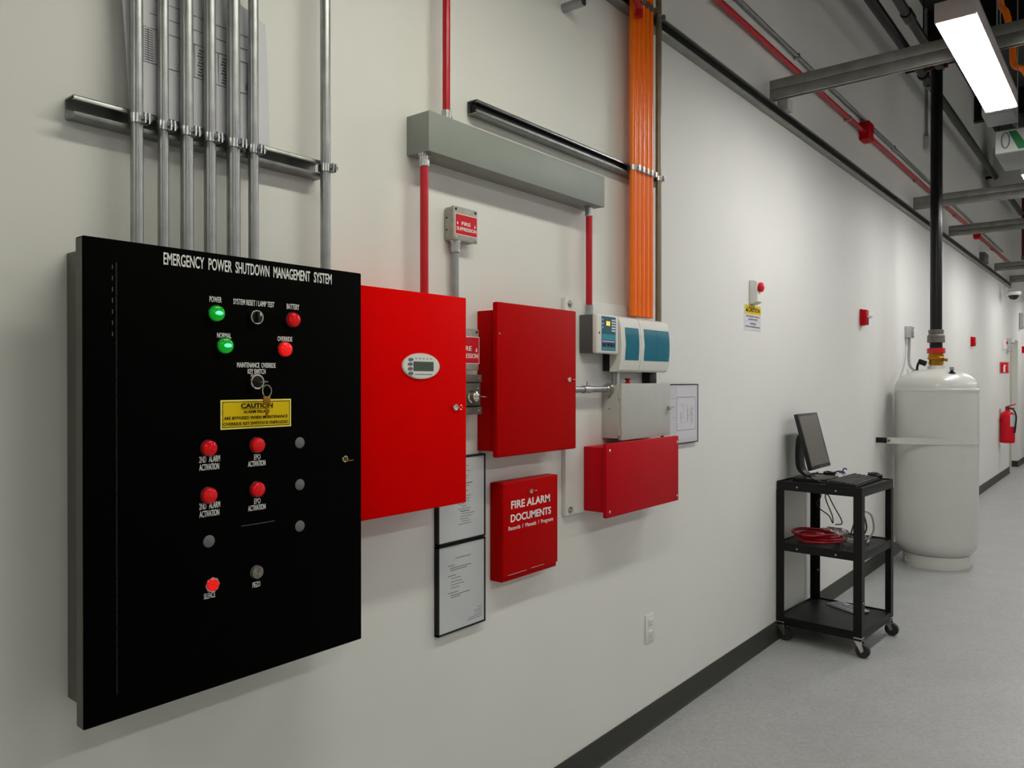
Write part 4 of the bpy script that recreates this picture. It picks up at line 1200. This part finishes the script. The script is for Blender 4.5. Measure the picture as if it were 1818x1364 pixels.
# labelled cartons between the two lamps
def carton(label, x0, x1, y0, y1, z0, z1):
    t = thing('lamp_carton', label, 'box', ((x0 + x1) / 2, y0, z0), 0, 'green labelled boxes between the lamps')
    MB().box(x0, x1, y0, y1, z0, z1, .003).build('body', CARTONK, t)
    w, h = x1 - x0, z1 - z0
    s = MB().box(x0 + w * .02, x1 - w * .02, y0 - .001, y0 + .001, z0 + h * .05, z0 + h * .95, .0).build('label_card', CARTONW, t)
    MB().prism([(x0 + w * .38, y0 - .002, z0 + h * .9), (x0 + w * .60, y0 - .002, z0 + h * .9), (x0 + w * .96, y0 - .002, z0 + h * .12), (x0 + w * .66, y0 - .002, z0 + h * .12)], (0, .002, 0)).build('green_stripe', CARTONG, s)
    MB().tube([(x0 + w * .30 + w * .11 * math.cos(a * math.pi / 12), y0 - .002, z0 + h * .55 + h * .32 * math.sin(a * math.pi / 12)) for a in range(24)], .003, 6, closed=True).build('oval_print', GREYINK, s)
    MB().cyl(((x0 + x1) / 2, (y0 + y1) / 2, z1 - .002), ((x0 + x1) / 2, (y0 + y1) / 2, ZC), .003, 8).build('hanger_rod', GALV, t)
    return t
carton('grey box with white and green label just behind the lit lamp', .905, 1.05, 4.95, 5.20, 2.905, 2.99)
carton('larger grey box with white and green striped label below the other carton', .925, 1.10, 5.30, 5.75, 2.765, 2.905)

# dark services at the ceiling
t = thing('ceiling_duct', 'grey duct box hanging under ceiling at far right', 'duct', (.5, 11.4, 3.85))
MB().box(.12, .75, 11.6, 12.3, 3.88, 4.42, .01).build('casing', GREYENC, t)
for y in (11.7, 12.2):
    MB().cyl((.45, y, 4.41), (.45, y, ZC), .008, 8).build('hanger_rod', BLACKSAT, t)
for i, (y, lab) in enumerate(((5.2, 'near'), (8.2, 'middle'), (11.0, 'far'))):
    o = MB().prism([(.0, y - .05, 4.62), (.0, y + .05, 4.62), (.0, y + .05, 4.63), (.0, y + .006, 4.63), (.0, y + .006, 4.945), (.0, y - .006, 4.945), (.0, y - .006, 4.63), (.0, y - .05, 4.63)], (XR, 0, 0)).build('roof_joist', BLACKSAT)
    tag(o, lab + ' black roof joist under the dark ceiling', 'joist', 'roof joists')
cable('orange_cable', 'orange flexible cable hanging at top right above the beam', [(.875, 5.9, 4.35), (.866, 6.0, 3.96), (.90, 6.0, 3.86), (.92, 6.0, 3.75), (.935, 6.0, 3.66), (.943, 6.0, 3.52), (.985, 6.0, 3.48), (1.08, 6.1, 3.50), (1.10, 6.2, 4.93)], .020, ORANGE, 'cable')
